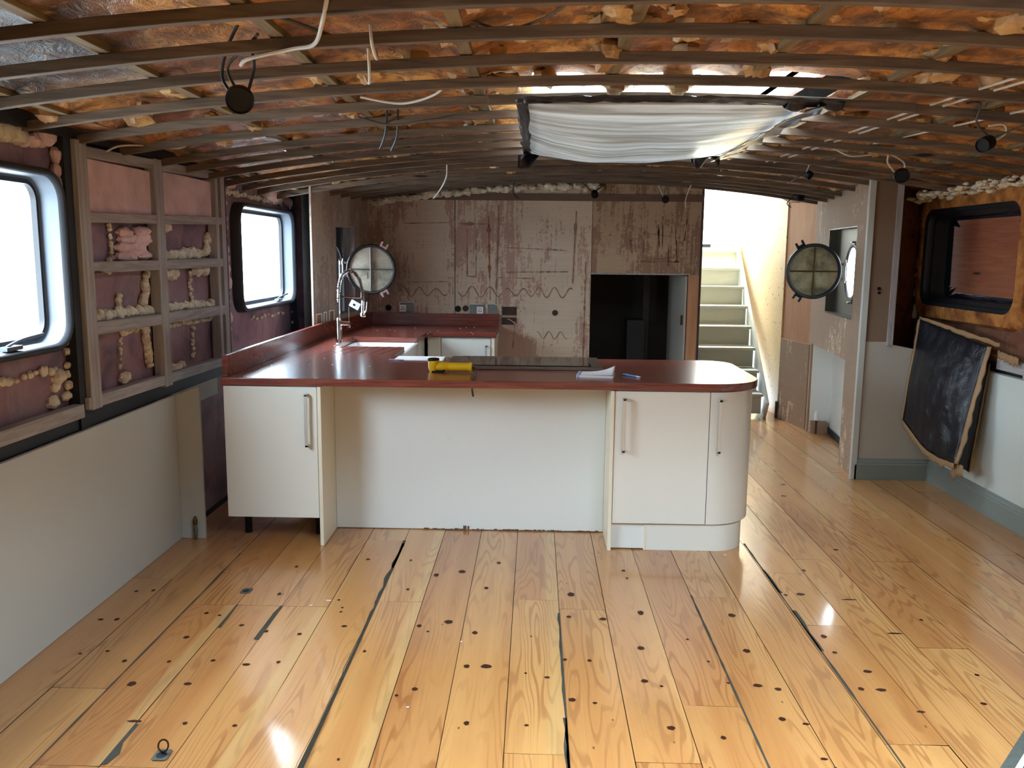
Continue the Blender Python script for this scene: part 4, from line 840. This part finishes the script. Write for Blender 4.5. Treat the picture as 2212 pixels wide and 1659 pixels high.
cable([at(1.33, 7.6, .02), at(1.31, 7.65, -.05), at(1.30, 7.7, -.12), at(1.31, 7.72, -.18)], 'cablew', 'thin pale wire hanging beside the stair doorway')
cable([(-1.90, 3.86, 2.0), (-1.88, 3.95, 2.035), (-1.82, 4.1, 2.055), (-1.74, 4.25, 2.06), (-1.70, 4.3, 2.09)], 'cablew', 'pale cable curving out of the roof corner above the pink insulation')
cable([at(1.80, 2.2, .042), at(1.66, 3.0, .03), at(1.60, 3.9, .035), at(1.52, 5.4, .03), at(1.50, 6.5, .04)], 'cablew', 'white cable running over the right battens, inner of the pair')
cable([at(1.88, 2.2, .042), at(1.72, 3.0, .03), at(1.65, 3.9, .035), at(1.57, 5.4, .03), at(1.55, 6.5, .04)], 'cablew', 'white cable running over the right battens, outer of the pair')
cable([at(2.2, 2.6, .05), at(2.02, 3.1, .03), at(1.95, 3.6, .03), at(1.8, 4.8, .04)], 'cablew', 'single white cable over the far right battens')
cable([at(-.2, 2.62, .05), at(-.1, 2.7, .04), at(.02, 2.6, .045), at(.1, 2.5, .07)], 'cableg', 'grey cable crossing diagonally above the third batten', .004)
cable([at(-.62, 2.7, .045), at(-.7, 2.5, .045), at(-.78, 2.35, .05)], 'cableg', 'brown cable beside the joist over the big round light', .006)

# ================================================================== STAIRS
def stairs():
    root = thing('staircase', 'steep painted staircase climbing from the passage to the deck hatch', 'staircase', (1.85, 8.4, 0)); r_, g = .2, .2514
    X0 = 1.472
    for k in range(-1, 7):
        z = .43 + r_ * k; y = 8.634 + g * k; xr = 2.262 + .0125 * k
        MB().box(X0, xr, y, y + g + .03, z - .028, z).build('tread', 'stairpaint' if k < 6 else 'stairply', root, bevel=.004)
        MB().box(X0, xr - .012, y + .03, y + .045, z - .2, z - .028).build('riser', 'stairpaint', root)
    q = MB(); n = Vector((0, g, r_)).normalized()
    a = Vector((2.27, 8.36, 0)); q.v = [(2.25, 8.36, 0), (2.25, 8.60, 0), (2.345, 10.45, 1.42), (2.345, 10.45, 1.90), (2.25, 8.26, .16)]; q.v += [(x + .028, y, z) for x, y, z in q.v]
    q.face(range(5)); q.face(range(9, 4, -1))
    for i in range(5): q.face((i, (i + 1) % 5, 5 + (i + 1) % 5, 5 + i))
    q.build('stringer', 'stairpaint', root)
stairs()
struct(MB().obox((2.398, 8.42, 0), (.03, 3.2, 0), (.02, 0, 0), (0, 0, 2.75)).build('wall_stair', 'stairply'))
struct(MB().box(1.36, 1.40, 8.96, 11.6, 0, 2.75).build('wall_stair_inner', 'whitepaint'))
struct(MB().box(1.36, 2.5, 11.5, 11.55, 0, 2.75).build('wall_stair_end', 'whitepaint'))
struct(MB().box(1.38, 2.42, 10.42, 11.6, 1.60, 1.64).build('floor_landing', 'whitepaint'))
struct(MB().box(1.40, 1.98, 10.55, 10.62, 1.64, 1.80).build('trim_15', 'stairply'))
tag(MB().box(1.5, 2.10, 10.52, 10.55, 1.66, 1.70).build('hatch_bar', 'black', bevel=.004), 'black bar lying above the top step of the staircase', 'bar')
struct(MB().obox((2.36, 8.36, 0), (.02, .06, 0), (.02, 0, 0), (0, 0, .16)).build('trim_16', 'darkwood'))

# ================================================================== KITCHEN
IY = 4.4516
def handle(x, z0, z1, y, parent, axis='x'):
    m = MB(); m.box(x - .008, x + .008, y - .036, y - .028, z0, z1); m.box(x - .008, x + .008, y - .036, y + .001, z1 - .012, z1); m.box(x - .008, x + .008, y - .036, y + .001, z0, z0 + .012)
    m.build('handle', 'satin', parent, bevel=.0015)
GC = 'cream base cabinets of the peninsula'
c1 = thing('base_cabinet', 'cream cabinet at the hull end of the peninsula, dark gap below its door', 'cabinet', (-1.39, IY, 0), GC)
MB().box(-1.64, -1.145, IY + .022, 5.0, .15, .868).build('carcass', 'cream', c1)
d1 = MB().box(-1.641, -1.146, IY, IY + .019, .152, .866).build('door', 'cream', c1, bevel=.002); handle(-1.196, .548, .832, IY, d1)
for x, z in ((-1.60, 0), (-1.2, 0)): MB().lathe([(.02, 0), (.02, .15)], 12, Matrix.Translation((x, IY + .2, 0))).build('leg', 'black', c1)
for x0, x1, z0, lab in ((-1.40, -1.33, .03, 'pale block lying in the dark gap beneath the hull end cabinet'), (-1.32, -1.18, .02, 'grey board propped in the dark gap beneath the hull end cabinet')):
    tag(MB().box(x0, x1, 4.95, 5.0, 0, .11).build('scrap_block', 'studwood' if x0 > -1.35 else 'board', bevel=.003), lab, 'block')
tag(MB().box(-1.142, -1.122, IY - .006, 4.752, 0, .868).build('end_panel', 'creamedge', bevel=.002), 'full-height cream end panel beside the hull end cabinet', 'panel', 'tall cream end panels')
tag(MB().box(.405, .424, IY - .006, 4.752, 0, .868).build('end_panel', 'creamedge', bevel=.002), 'full-height cream end panel beside the two-handled cabinets', 'panel', 'tall cream end panels')
bp = MB().box(-1.121, .404, 4.752, 4.77, .004, .868).build('back_panel', 'board'); tag(bp, 'wide white recessed panel between the two end panels under the red worktop', 'panel')
for x in (-.512, -.478):
    for z in (.535, .205): MB().lathe([(.006, 0), (.006, .002), (.004, .003), (0, .003)], 12, Matrix.Translation((x, 4.752, z)) @ Matrix.Rotation(math.radians(90), 4, 'X')).build('screw_cap', 'creamedge', bp)
q = MB(); rr = random.Random(2)
for i in range(40):
    x = -.62 + .98 * i / 39; q.box(x, x + rr.uniform(.008, .03), 4.748, 4.752, .004, .004 + rr.uniform(.0, .006) + (.02 if 8 < i < 11 else 0))
q.build('torn_sealant', 'gluedark', bp)
c2 = thing('base_cabinet', 'square cream cabinet with a bright window reflection, left of the curved one', 'cabinet', (.67, IY, 0), GC)
MB().box(.426, .918, IY + .022, 5.0, .145, .868).build('carcass', 'cream', c2)
d2 = MB().box(.4265, .921, IY, IY + .019, .152, .866).build('door', 'cream', c2, bevel=.002); handle(.474, .545, .832, IY, d2)
c3 = thing('base_cabinet', 'curved cream end cabinet at the rounded end of the peninsula', 'cabinet', (1.06, IY, 0), GC)
def curve_pts(x0, x1, y0, r, off=0, n=14):
    return [(x0, y0)] + [(x1 - r + r * math.sin(math.pi / 2 * k / n), y0 + r - r * math.cos(math.pi / 2 * k / n)) for k in range(n + 1)]
po = curve_pts(.924, 1.195, IY, .262); pi_ = curve_pts(.924, 1.176, IY + .019, .243)
d3 = MB().prism(po + pi_[::-1], .152, .866).build('door', 'cream', c3, smooth=30); handle(.972, .548, .832, IY, d3)
MB().prism(curve_pts(.924, 1.174, IY + .022, .24) + [(1.174, 5.36), (.924, 5.36)], .145, .868).build('carcass', 'cream', c3, smooth=30)
MB().box(1.177, 1.196, IY + .266, 5.38, .146, .868).build('side_panel', 'creamedge', c3, bevel=.001)
tag(MB().prism(curve_pts(.612, 1.152, 4.470, .17) + [(1.152, 5.3), (1.137, 5.3)] + curve_pts(.612, 1.137, 4.485, .155)[::-1], 0, .143).build('plinth', 'cream', smooth=30), 'long curved cream plinth under the rounded end of the peninsula', 'plinth')
tag(MB().box(.426, .607, 4.478, 4.495, .006, .143).build('plinth', 'board', bevel=.001), 'short flat plinth piece beside the tall end panel, slightly lifted', 'plinth')
m = MB().box(.60, .613, 4.470, 4.485, 0, .143); m.build('joint_strip', 'creamedge', bpy.data.objects['plinth'])
# back run and sink run
c4 = thing('base_cabinet', 'cream cabinet against the stained bulkhead with a vertical handle', 'cabinet', (-.62, 7.22, 0))
MB().box(-.90, -.35, 7.245, 7.88, .12, .868).build('carcass', 'cream', c4); d4 = MB().box(-.785, -.368, 7.222, 7.242, .15, .862).build('door', 'cream', c4, bevel=.002); handle(-.405, .52, .80, 7.222, d4)
MB().box(-.90, -.79, 7.224, 7.242, .12, .866).build('filler_panel', 'creamedge', c4); MB().box(-.362, -.335, 7.215, 7.88, .0, .868).build('side_panel', 'creamedge', c4, bevel=.002)
c5 = thing('base_cabinet', 'cream sink cabinet facing the aisle behind the peninsula', 'cabinet', (-.93, 6.3, 0))
MB().box(-1.62, -.945, 5.47, 6.0, .12, .868).box(-1.62, -.945, 6.0, 6.72, .12, .64).box(-1.62, -.945, 6.72, 7.20, .12, .868).build('carcass', 'cream', c5); MB().box(-.944, -.925, 5.47, 6.0, .15, .866).build('door', 'cream', c5, bevel=.002); MB().box(-.944, -.925, 6.74, 7.20, .15, .866).build('door', 'cream', c5, bevel=.002); MB().box(-.944, -.925, 6.005, 6.735, .15, .635).build('door', 'cream', c5, bevel=.002)

# worktop
def worktop():
    fr = .28; x1 = 1.222; y0 = IY - .012; yb = 5.455
    pts = [(-1.65, y0)] + [(x1 - fr + fr * math.sin(math.pi / 2 * k / 14), y0 + fr - fr * math.cos(math.pi / 2 * k / 14)) for k in range(15)]
    br = .17; pts += [(x1 - br + br * math.cos(math.pi / 2 * k / 10), yb - br + br * math.sin(math.pi / 2 * k / 10)) for k in range(11)]
    pts += [(-.86, yb), (-.915, yb + .05), (-.915, 6.02), (-1.416, 6.02), (-1.416, 6.70), (-.915, 6.70), (-.90, 7.14), (-.86, 7.19), (-.322, 7.19), (-.322, 7.885), (-1.52, 7.885), (-1.62, 6.9), (-1.65, 6.5)]
    o = MB().prism(pts, .872, .912).build('worktop', 'top', bevel=.004); tag(o, 'dark red wooden worktop wrapping round the whole galley', 'worktop')
    MB().obox((-1.65, IY + .02, .912), (0, 2.1, 0), (.028, 0, 0), (0, 0, .115)).build('upstand', 'top', o, bevel=.003)
    MB().obox((-1.655, 6.55, .912), (.14, 1.32, 0), (.028, 0, 0), (0, 0, .115)).build('upstand', 'top', o, bevel=.003)
    MB().box(-1.50, -.325, 7.86, 7.888, .912, 1.02).build('upstand', 'top', o, bevel=.003)
    for k in range(6):
        x = -1.34 + .078 * k; g = MB(); g.prism([(x - .06, 5.56), (x - .048, 5.56), (x + .012, 6.02), (x - .006, 6.02)], .9095, .9135 if False else .9126); g.build('drainer_groove', 'grooveshade', o)
M['grooveshade'] = plain('dark_groove_shade_wood', (62, 22, 18), .35, var=.1)  # flat dark bars paint the shade inside the drainer grooves
worktop()
s = thing('belfast_sink', 'white ceramic sink set into the red worktop below the tap', 'sink', (-1.17, 6.36, .64))
m = MB(); x0, x1, y0, y1, z0, z1 = -1.43, -.908, 6.005, 6.715, .64, .868
lo = lambda d, z, r: [(x, y, z) for x, y in rrect((x0 + x1) / 2, (y0 + y1) / 2, (x1 - x0) / 2 - d, (y1 - y0) / 2 - d, r, 5)]
m.loft([lo(0, z0, .03), lo(0, z1, .03), lo(.004, z1 + .002, .03), lo(.022, z1 + .002, .03), lo(.026, z1 - .004, .03), lo(.034, z0 + .05, .05), lo(.07, z0 + .03, .05)]); n = len(m.v); k = len(lo(0, 0, .03)); m.face(range(n - k, n)); m.face(range(k)[::-1])
m.build('basin', 'ceramic', s, smooth=40); MB().lathe([(.038, 0), (.038, .003), (.03, .004), (.012, .001), (0, .001)], 24, Matrix.Translation((-1.17, 6.36, .67))).build('drain', 'steel', s, smooth=40)
# tap
t = thing('kitchen_tap', 'tall chrome spring-neck tap standing behind the sink', 'tap', (-1.435, 6.28, .912)); bx, by = -1.435, 6.28
MB().lathe([(.027, 0), (.027, .02), (.021, .03), (.021, .16), (.017, .17), (.013, .18)], 20, Matrix.Translation((bx, by, .912))).build('base', 'chrome', t, smooth=40)
MB().tube([(bx, by, 1.08), (bx + .002, by, 1.30)], .011, 12).build('column', 'chrome', t, smooth=40)
hose = bez([(bx + .002, by, 1.16), (bx + .004, by, 1.30), (bx + .03, by, 1.40), (bx + .085, by, 1.435), (bx + .145, by, 1.395), (bx + .172, by, 1.31), (bx + .178, by, 1.22)], 10)
MB().tube(hose, .007, 8).build('hose', 'black', t, smooth=True)
sp = []; n = 52 * 10; L = len(hose) - 1
for i in range(n + 1):
    f = i / n * .93 + .06; p = f * L; a = int(min(p, L - 1)); q = hose[a].lerp(hose[a + 1], p - a); d = (hose[a + 1] - hose[a]).normalized(); u = Vector((0, 1, 0)); w_ = d.cross(u); an = 2 * math.pi * i / 10; sp.append(q + (u * math.cos(an) + w_ * math.sin(an)) * .013)
MB().tube(sp, .0028, 5).build('spring', 'chrome', t, smooth=True)
MB().lathe([(.012, .12), (.013, .03), (.02, .02), (.022, 0), (.018, -.004), (0, -.004)], 20, Matrix.Translation((bx + .178, by, 1.105))).build('spray_head', 'chrome', t, smooth=40)
MB().tube([(bx + .185, by - .005, 1.13), (bx + .205, by - .01, 1.15), (bx + .212, by - .012, 1.215)], [.006, .005, .005], 10).build('lever', 'chrome', t, smooth=True)
MB().tube(bez([(bx, by, 1.255), (bx + .05, by, 1.245), (bx + .15, by, 1.24), (bx + .17, by, 1.25)], 5), .005, 8).build('holder_arm', 'chrome', t, smooth=True)
MB().tube([(bx, by, 1.055), (bx + .085, by - .01, 1.05)], .017, 16).lathe([(.014, -.02), (.014, 0)], 16, Matrix.Translation((bx + .075, by - .01, 1.04))).build('spout', 'chrome', t, smooth=40)
MB().tube([(bx + .075, by - .01, 1.06), (bx + .075, by - .01, 1.17)], .003, 8).build('lever', 'chrome', t)
tg = thing('paper_tag', 'white paper tag hanging from the tap neck', 'tag', (bx + .13, by - .03, 1.19))
mt = Matrix.Translation((bx + .125, by - .03, 1.19)) @ Matrix.Rotation(math.radians(90), 4, 'X') @ Matrix.Rotation(math.radians(-28), 4, 'Z')
MB().prism_m(rrect(0, 0, .038, .026, .004, 2), .0015, mt).build('card', 'paper', tg); MB().prism_m(rrect(-.004, -.002, .009, .007, .002, 2), .0022, mt).build('print', 'black', tg)

# hob
h = thing('ceramic_hob', 'steel-framed black glass hob set in the middle of the red worktop', 'hob', (-.06, 5.13, .912))
hx0, hx1, hy0, hy1 = -.515, .395, 4.885, 5.41
m = MB(); m.prism([(hx0, hy0), (hx1, hy0), (hx1, hy1), (hx0, hy1)], .912, .926); m.build('frame', 'steel', h, bevel=.003)
MB().box(hx0 + .065, hx1 - .065, hy0 + .075, hy1 - .02, .926, .930).build('glass', 'blackglass', h, bevel=.001)
v = MB()
for i in range(62): x = hx0 + .02 + (hx1 - hx0 - .04) * i / 61; v.lathe([(.0032, 0), (.0032, .0008)], 8, Matrix.Translation((x, hy0 + .055, .9262)))
v.build('vent_strip', 'black', h)
# items on the worktop
Z = .912
p = thing('paper_stack', 'white sheets of paper lying left of the hob', 'paper', (-.72, 5.34, Z))
for k, (a, dx) in enumerate(((0, 0), (1.5, .003), (-1, -.004))):
    mt = Matrix.Translation((-.715 + dx, 5.345, Z + .001 + k * .0012)) @ Matrix.Rotation(math.radians(a), 4, 'Z'); MB().prism_m([(-.148, -.105), (.148, -.105), (.148, .105), (-.148, .105)], .0008, mt).build('sheet', 'paper', p)
tag(MB().tube([(-.895, 5.255, Z + .005), (-.80, 5.235, Z + .005)], .004, 8).build('pencil', 'cardblue', smooth=40), 'pale pencil lying at the edge of the white papers', 'pencil')
T = thing('torch', 'yellow right-angle torch with a black lens ring lying on the worktop', 'torch', (-.46, 4.74, Z))
ax = Vector((1, -.05, 0)).normalized(); o0 = Vector((-.545, 4.765, Z + .031))
MB().tube([o0, o0 + ax * .06, o0 + ax * .065, o0 + ax * .075, o0 + ax * .185, o0 + ax * .187, o0 + ax * .20], [.026, .026, .023, .0235, .0225, .026, .026], 20).build('barrel', 'yellow', T, smooth=40)
hd = Vector((-.56, 4.765, Z + .031)); MB().tube([hd + Vector((0, .01, -.026)), hd + Vector((0, .005, -.01)), hd + Vector((0, 0, .02)), hd + Vector((-.002, 0, .036))], [.024, .031, .032, .031], 22).build('head', 'yellow', T, smooth=40)
MB().tube([hd + Vector((-.002, 0, .034)), hd + Vector((-.003, 0, .044)), hd + Vector((-.003, 0, .047))], [.0335, .0335, .027], 22).build('lens_ring', 'black', T, smooth=40)
MB().tube([hd + Vector((-.01, -.012, -.026)), hd + Vector((.05, -.016, -.026)), hd + Vector((.062, -.014, -.014))], .009, 10).build('switch', 'black', T, smooth=40)
e = o0 + ax * .198
MB().tube(bez([e, e + Vector((.012, -.03, -.012)), e + Vector((.022, -.12, -.02)), e + Vector((.016, -.29, -.02)), e + Vector((.018, -.302, -.035)), e + Vector((.024, -.305, -.10))], 8), .0022, 6).tube(bez([e, e + Vector((.026, -.02, -.008)), e + Vector((.034, -.12, -.022)), e + Vector((.028, -.29, -.021)), e + Vector((.028, -.303, -.04)), e + Vector((.026, -.305, -.10))], 8), .0022, 6).tube([e + Vector((.025, -.305, -.085)), e + Vector((.030, -.306, -.115))], .005, 6).build('lanyard', 'cableb', T, smooth=True)
N = thing('notepad', 'small white notepad with a curling top page beside the hob', 'notepad', (.345, 4.68, Z)); rz = Matrix.Translation((.345, 4.685, Z)) @ Matrix.Rotation(math.radians(-8), 4, 'Z')
MB().prism_m(rrect(0, 0, .095, .072, .006, 2), .012, rz).build('page_block', 'paper', N)
MB().prism_m(rrect(-.098, 0, .008, .073, .004, 2), .015, rz).build('spine', 'cardblue', N)
MB().grid(lambda u, v: rz @ Vector((-.09 + .185 * u, -.072 + .144 * v, .0125 + .035 * (u ** 3) * (v ** 2) + .004 * u)), 14, 10).build('top_page', 'paper', N, smooth=True, solid=.0006)
a, b = Vector((.492, 4.735, Z + .005)), Vector((.578, 4.625, Z + .005)); d = (b - a)
P_ = thing('ballpoint_pen', 'pale blue pen lying right of the notepad', 'pen', tuple(a))
MB().tube([a, a + d * .1, a + d * .78], .0046, 10).build('barrel', 'bluepen', P_, smooth=40); MB().tube([a + d * .78, a + d * .92, b], [.0046, .003, .0008], 10).build('tip', 'paper', P_, smooth=40); MB().tube([a + d * .02 + Vector((0, 0, .006)), a + d * .3 + Vector((0, 0, .006))], .0014, 6).build('clip', 'chrome', P_)

# ---- sockets and back boxes on the bulkhead and lining
def backbox(lab, x, z, wd, face, cat='socket'):
    o = thing('socket_box', lab, cat, (x, BY, z), 'open socket boxes on the bulkhead'); h = .043; m = MB()
    for a in ((x - wd, x + wd, z + h - .004, z + h), (x - wd, x + wd, z - h, z - h + .004), (x - wd, x - wd + .004, z - h, z + h), (x + wd - .004, x + wd, z - h, z + h)): m.box(a[0], a[1], BY - .012, BY - .0005, a[2], a[3])
    m.build('box_rim', 'board', o); MB().box(x - wd + .004, x + wd - .004, BY - .004, BY - .001, z - h + .004, z + h - .004).build('box_back', 'dullsteel', o)
    MB().prism_m(rrect(0, 0, wd * .96, h * .86, .004, 2), .006, Matrix.Translation((x + .004, BY - .010, z - .010)) @ Matrix.Rotation(math.radians(84), 4, 'X')).build('hanging_plate', 'dullsteel', o)
    if face:
        f = MB(); fx = x + face * wd * .5; f.prism_m(rrect(0, 0, .03, .032, .005, 2), .008, Matrix.Translation((fx, BY - .018, z - .012)) @ Matrix.Rotation(math.radians(86), 4, 'X')); fo = f.build('socket_face', 'paper', o)
        q = MB()
        for dx, dz, a, b in ((0, .012, .003, .006), (-.011, -.008, .006, .003), (.011, -.008, .006, .003)): q.box(fx + dx - a, fx + dx + a, BY - .0285, BY - .0255, z - .012 + dz - b, z - .012 + dz + b)
        q.build('pin_hole', 'black', fo)
backbox('double socket box with one white insert, closest to the porthole cover', -1.175, 1.075, .068, -1)
backbox('double socket box with a square white socket left in it', -.535, 1.065, .068, 1)
backbox('single grey socket box just left of the square hole', -.395, 1.068, .042, 0)
def hole(x, z, r, mat='black', lab=None): MB().lathe([(0, -.001), (r * .8, -.001), (r, .0015), (r * 1.06, .0), (r * 1.06, -.004)], 24, Matrix.Translation((x, BY - .003, z)) @ Matrix.Rotation(math.radians(90), 4, 'X')).build('cable_hole', mat, bpy.data.objects['wall_back'])
hole(-1.345, 1.066, .026); hole(-.705, 1.062, .027); hole(-.635, 1.066, .026, 'darkbrown'); hole(.185, 1.035, .025, 'darkbrown')
M_ = None
for z0, z1 in ((1.008, 1.086), (.922, .988)):
    q = MB(); q.box(-.302, -.165, BY - .003, BY - .001, z0, z1); q.build('cable_opening', 'darkbrown', bpy.data.objects['wall_back']); MB().box(-.302, -.255, BY - .0045, BY - .003, z0 + .002, z1 - .002).build('opening_edge', 'darkroom', bpy.data.objects['wall_back'])
MB().tube(bez([(-.25, BY - .01, .975), (-.22, BY - .015, .965), (-.18, BY - .02, .935), (-.165, BY - .012, .918)], 6), .003, 6).build('wire_end', 'cablew', bpy.data.objects['wall_back'])
for u, z, wd, lab in ((.09, 1.045, .06, 'white socket frame low on the side lining, closest to the galley window'), (.225, 1.05, .03, 'narrow white switch frame between the two square ones on the side lining'), (.37, 1.055, .055, 'white socket frame low on the side lining, under the porthole recess')):
    o = thing('socket_surround', lab, 'socket', tuple(PL(u, -.003, z)), 'white socket frames on the side lining'); m = MB(); ddir = dL
    for a0, a1, b0, b1 in ((-wd, wd, .042, .05), (-wd, wd, -.05, -.042), (-wd, -wd + .008, -.042, .042), (wd - .008, wd, -.042, .042)): m.obox(PL(u + a0, -.010, z + b0), ddir * (a1 - a0), (PL(0, .009, 0) - PL(0, 0, 0)), (0, 0, b1 - b0))
    m.build('frame', 'paper', o); MB().obox(PL(u - wd + .008, -.004, z - .042), ddir * (2 * wd - .016), (PL(0, .003, 0) - PL(0, 0, 0)), (0, 0, .084)).build('box_back', 'tape', o)

# ---- hanging black sheet on the right
def black_sheet():
    root = thing('black_sheet', 'torn black polythene sheet with brown tape edges hanging below the boarded window', 'plastic sheet', (2.74, 5.8, 1.1))
    tl, tr, bl, br = Vector((2.66, 6.01, 1.15)), Vector((2.765, 5.30, 1.04)), Vector((2.575, 5.965, .45)), Vector((2.61, 5.27, .31))
    def S(u, v):
        p = tl.lerp(tr, u).lerp(bl.lerp(br, u), v); p.z -= .06 * math.sin(math.pi * u) * v * (1 - u) * 0 + .0
        p.z -= .06 * v * v * math.sin(math.pi * u)
        p.x += .014 * noise.noise(Vector((u * 3, v * 2, 1))) + .012 * noise.noise(Vector((u * 9, v * 2.5, 7))) * (1 - .6 * v) - .05 * math.sin(math.pi * v) * math.sin(math.pi * u) + .02 * v * 0
        if v > .7: p.z += .03 * (1 - u) * (v - .7) * 0
        return p
    MB().grid(S, 30, 30).build('sheet', 'poly', root, smooth=True, solid=.003)
    er, fr, eb, fb = Vector((2.765, 5.245, 1.0)), Vector((2.79, 5.32, .93)), Vector((2.66, 5.49, .25)), Vector((2.73, 5.33, .245))
    MB().grid(lambda u, v: tr.lerp(fr, u).lerp(br.lerp(fb, u), v) + Vector((.012 * noise.noise(Vector((u * 3, v * 4, 3))), 0, 0)), 10, 20).build('side_flap', 'poly', root, smooth=True, solid=.003)
    def edge(a, b, wv, name='tape_edge', j=.012, seed=0):
        a, b, wv = Vector(a), Vector(b), Vector(wv)
        MB().grid(lambda u, v: a.lerp(b, u) + wv * v * (.8 + .8 * abs(noise.noise(Vector((u * 7, seed, 0))))) + Vector((0, j * noise.noise(Vector((u * 9, v, seed))), j * noise.noise(Vector((u * 11, v, seed + 4))))), 24, 3).build(name, 'tape', root, smooth=True, solid=.003)
    ml = [S(0, k / 6) for k in range(7)]; mr = [S(1, k / 6) for k in range(7)]; mb = [S(k / 6, 1) for k in range(7)]
    def edgeline(L, wv, seed):
        pts = bez(L, 5); wv = Vector(wv); n = len(pts) - 1
        MB().grid(lambda u, v: pts[int(round(u * n))] + wv * v * (.7 + .9 * abs(noise.noise(Vector((u * 7, seed, 0))))) + Vector((-.004, 0, .006 * noise.noise(Vector((u * 11, v, seed + 4))))), n, 3).build('tape_edge', 'tape', root, smooth=True, solid=.003)
    edgeline(ml, (0, .035, -.005), 1); edgeline(mr, (.02, -.03, 0), 2); edgeline(mb, (0, 0, -.045), 3)
    edge(fr, fb, (.004, -.012, 0), seed=5)
    edge((2.64, 5.22, .31), (2.62, 5.32, .30), (0, 0, -.085), 'tape_tail', seed=7)
    edge((2.66, 6.03, 1.17), (2.78, 5.2, 1.07), (0, 0, -.03), 'top_strip', seed=8)
    edge((2.79, 5.23, 1.02), (2.80, 5.02, 1.0), (0, 0, -.05), 'loose_flap', seed=9)
black_sheet()

# ---- floor things
def ring_plate(lab, x, y, ring):
    o = thing('lifting_ring', lab, 'floor ring', (x, y, 0), 'flush lifting plates in the floor hatch'); hw, hh = .024, .030
    m = MB(); k = 24; cir = [(x + .016 * math.cos(2 * math.pi * j / k), y - .003 + .018 * math.sin(2 * math.pi * j / k)) for j in range(k)]
    sq = []
    for j in range(k):
        c, s_ = math.cos(2 * math.pi * j / k), math.sin(2 * math.pi * j / k); f = min(hw / abs(c) if abs(c) > 1e-6 else 9, hh / abs(s_) if abs(s_) > 1e-6 else 9); sq.append((x + f * c, y + f * s_))
    m.loft([[(a, b, .0005) for a, b in sq], [(a, b, .003) for a, b in sq], [(a, b, .003) for a, b in cir], [(a, b, .0012) for a, b in cir]]); m.build('plate', 'dullsteel', o)
    q = MB(); q.v = [(a, b, .0013) for a, b in cir]; q.face(range(k)); q.build('cup', 'darkvoid', o)
    for sx in (-1, 1):
        for sy in (-1, 1): MB().lathe([(.003, .003), (.002, .004), (0, .004)], 8, Matrix.Translation((x + sx * hw * .78, y + sy * hh * .8, 0))).build('screw', 'steel', o)
    if ring:
        MB().tube([(x + .016 * math.cos(t), y + .012 + .006 * math.sin(t), .026 + .017 * math.sin(t)) for t in [2 * math.pi * j / 24 for j in range(24)]], .003, 8, close=True).build('ring', 'brass', o, smooth=True)
        MB().tube([(x - .005, y + .010, .006), (x + .005, y + .010, .006)], .0035, 8).build('pin', 'steel', o)
ring_plate('steel floor plate with its brass lifting ring standing up', -1.155, 2.475, True)
ring_plate('small steel floor plate without a ring, towards the far end of the hatch', -1.33, 3.88 - .08, False)
rg = thing('rug', 'corner of a dark rug with a grey border and white stripe', 'rug', (1.9, 2.2, 0))
c0 = Vector((1.464, 2.505, 0)); dv = Vector((.205, .232, 0)).normalized(); nv = Vector((dv.y, -dv.x, 0)); c0 = c0 - dv * .5
def band(a, b, z, mat, nm): MB().obox(c0 + nv * a + Vector((0, 0, .0012)), dv * 1.0, nv * (b - a), (0, 0, z)).build(nm, mat, rg, bevel=.002)
band(0, .034, .010, 'rugdark', 'border'); band(.034, .052, .0105, 'rugwhite', 'stripe'); band(.052, .5, .009, 'rugblack', 'field')
for k, (x, y, a, ln, lab) in enumerate(((-.93, 3.70, .1, .022, 'pale wood splinter beside the far edge of the floor hatch'), (-.99, 3.64, .5, .012, 'small curled shaving on the hatch joint'), (-.78, 2.94, 1.0, .010, 'pale crumb on the floor by the black caulked joint'), (-.285, 3.31, .4, .008, 'pale chip on the boards before the white panel'), (-.43, 2.79, .2, .010, 'pale flake on the boards in mid floor'), (1.02, 4.40, .3, .012, 'pale chip on the floor beside the curved plinth'), (.35, 4.36, .6, .009, 'pale crumb on the floor before the tall end panel'))):
    tag(MB().obox((x, y, .002), (ln * math.cos(a), ln * math.sin(a), 0), (-.004 * math.sin(a), .004 * math.cos(a), 0), (0, 0, .0025)).build('wood_chip', 'paper', bevel=.0005), lab, 'wood chip', 'chips and crumbs on the floor')
for k, (x, y) in enumerate(((-1.35, 5.2), (-1.2, 5.05))): pass
rr = random.Random(31); m = MB()
for i in range(26):
    x = rr.uniform(-1.55, -.5); y = rr.choice((rr.uniform(4.9, 5.45), rr.uniform(7.0, 7.7))); m.blob((x, y, .9135), (.004, .003, .002), i, .3, 6, 4)
tag(m.build('crumb', 'paper', smooth=True), 'pale crumbs scattered on the red worktop', 'crumbs', kind='stuff')
v = thing('radiator_valve', 'white-capped pipe valve at the floor of the alcove', 'valve', tuple(PR(1.60, .06, 0))); b = PR(1.60, .06, 0)
MB().tube([b + Vector((0, 0, .001)), b + Vector((0, 0, .13))], .009, 10).build('pipe', 'brass', v, smooth=True); MB().lathe([(.012, 0), (.02, .005), (.019, .055), (.015, .062), (.012, .085), (0, .088)], 16, Matrix.Translation(b + Vector((0, 0, .12)))).build('cap', 'paper', v, smooth=40)
v = thing('pipe_valve', 'dark pipe valve standing at the foot of the left dado', 'valve', (-1.845, 4.50, 0)); b = Vector((-1.845, 4.505, 0))
MB().tube([b + Vector((0, 0, .001)), b + Vector((0, 0, .05)), b + Vector((0, 0, .09))], [.008, .012, .008], 10).build('pipe', 'dullsteel', v, smooth=True); MB().lathe([(.011, 0), (.013, .02), (.006, .045), (0, .05)], 12, Matrix.Translation(b + Vector((0, 0, .085)))).build('cap', 'brass', v, smooth=40)
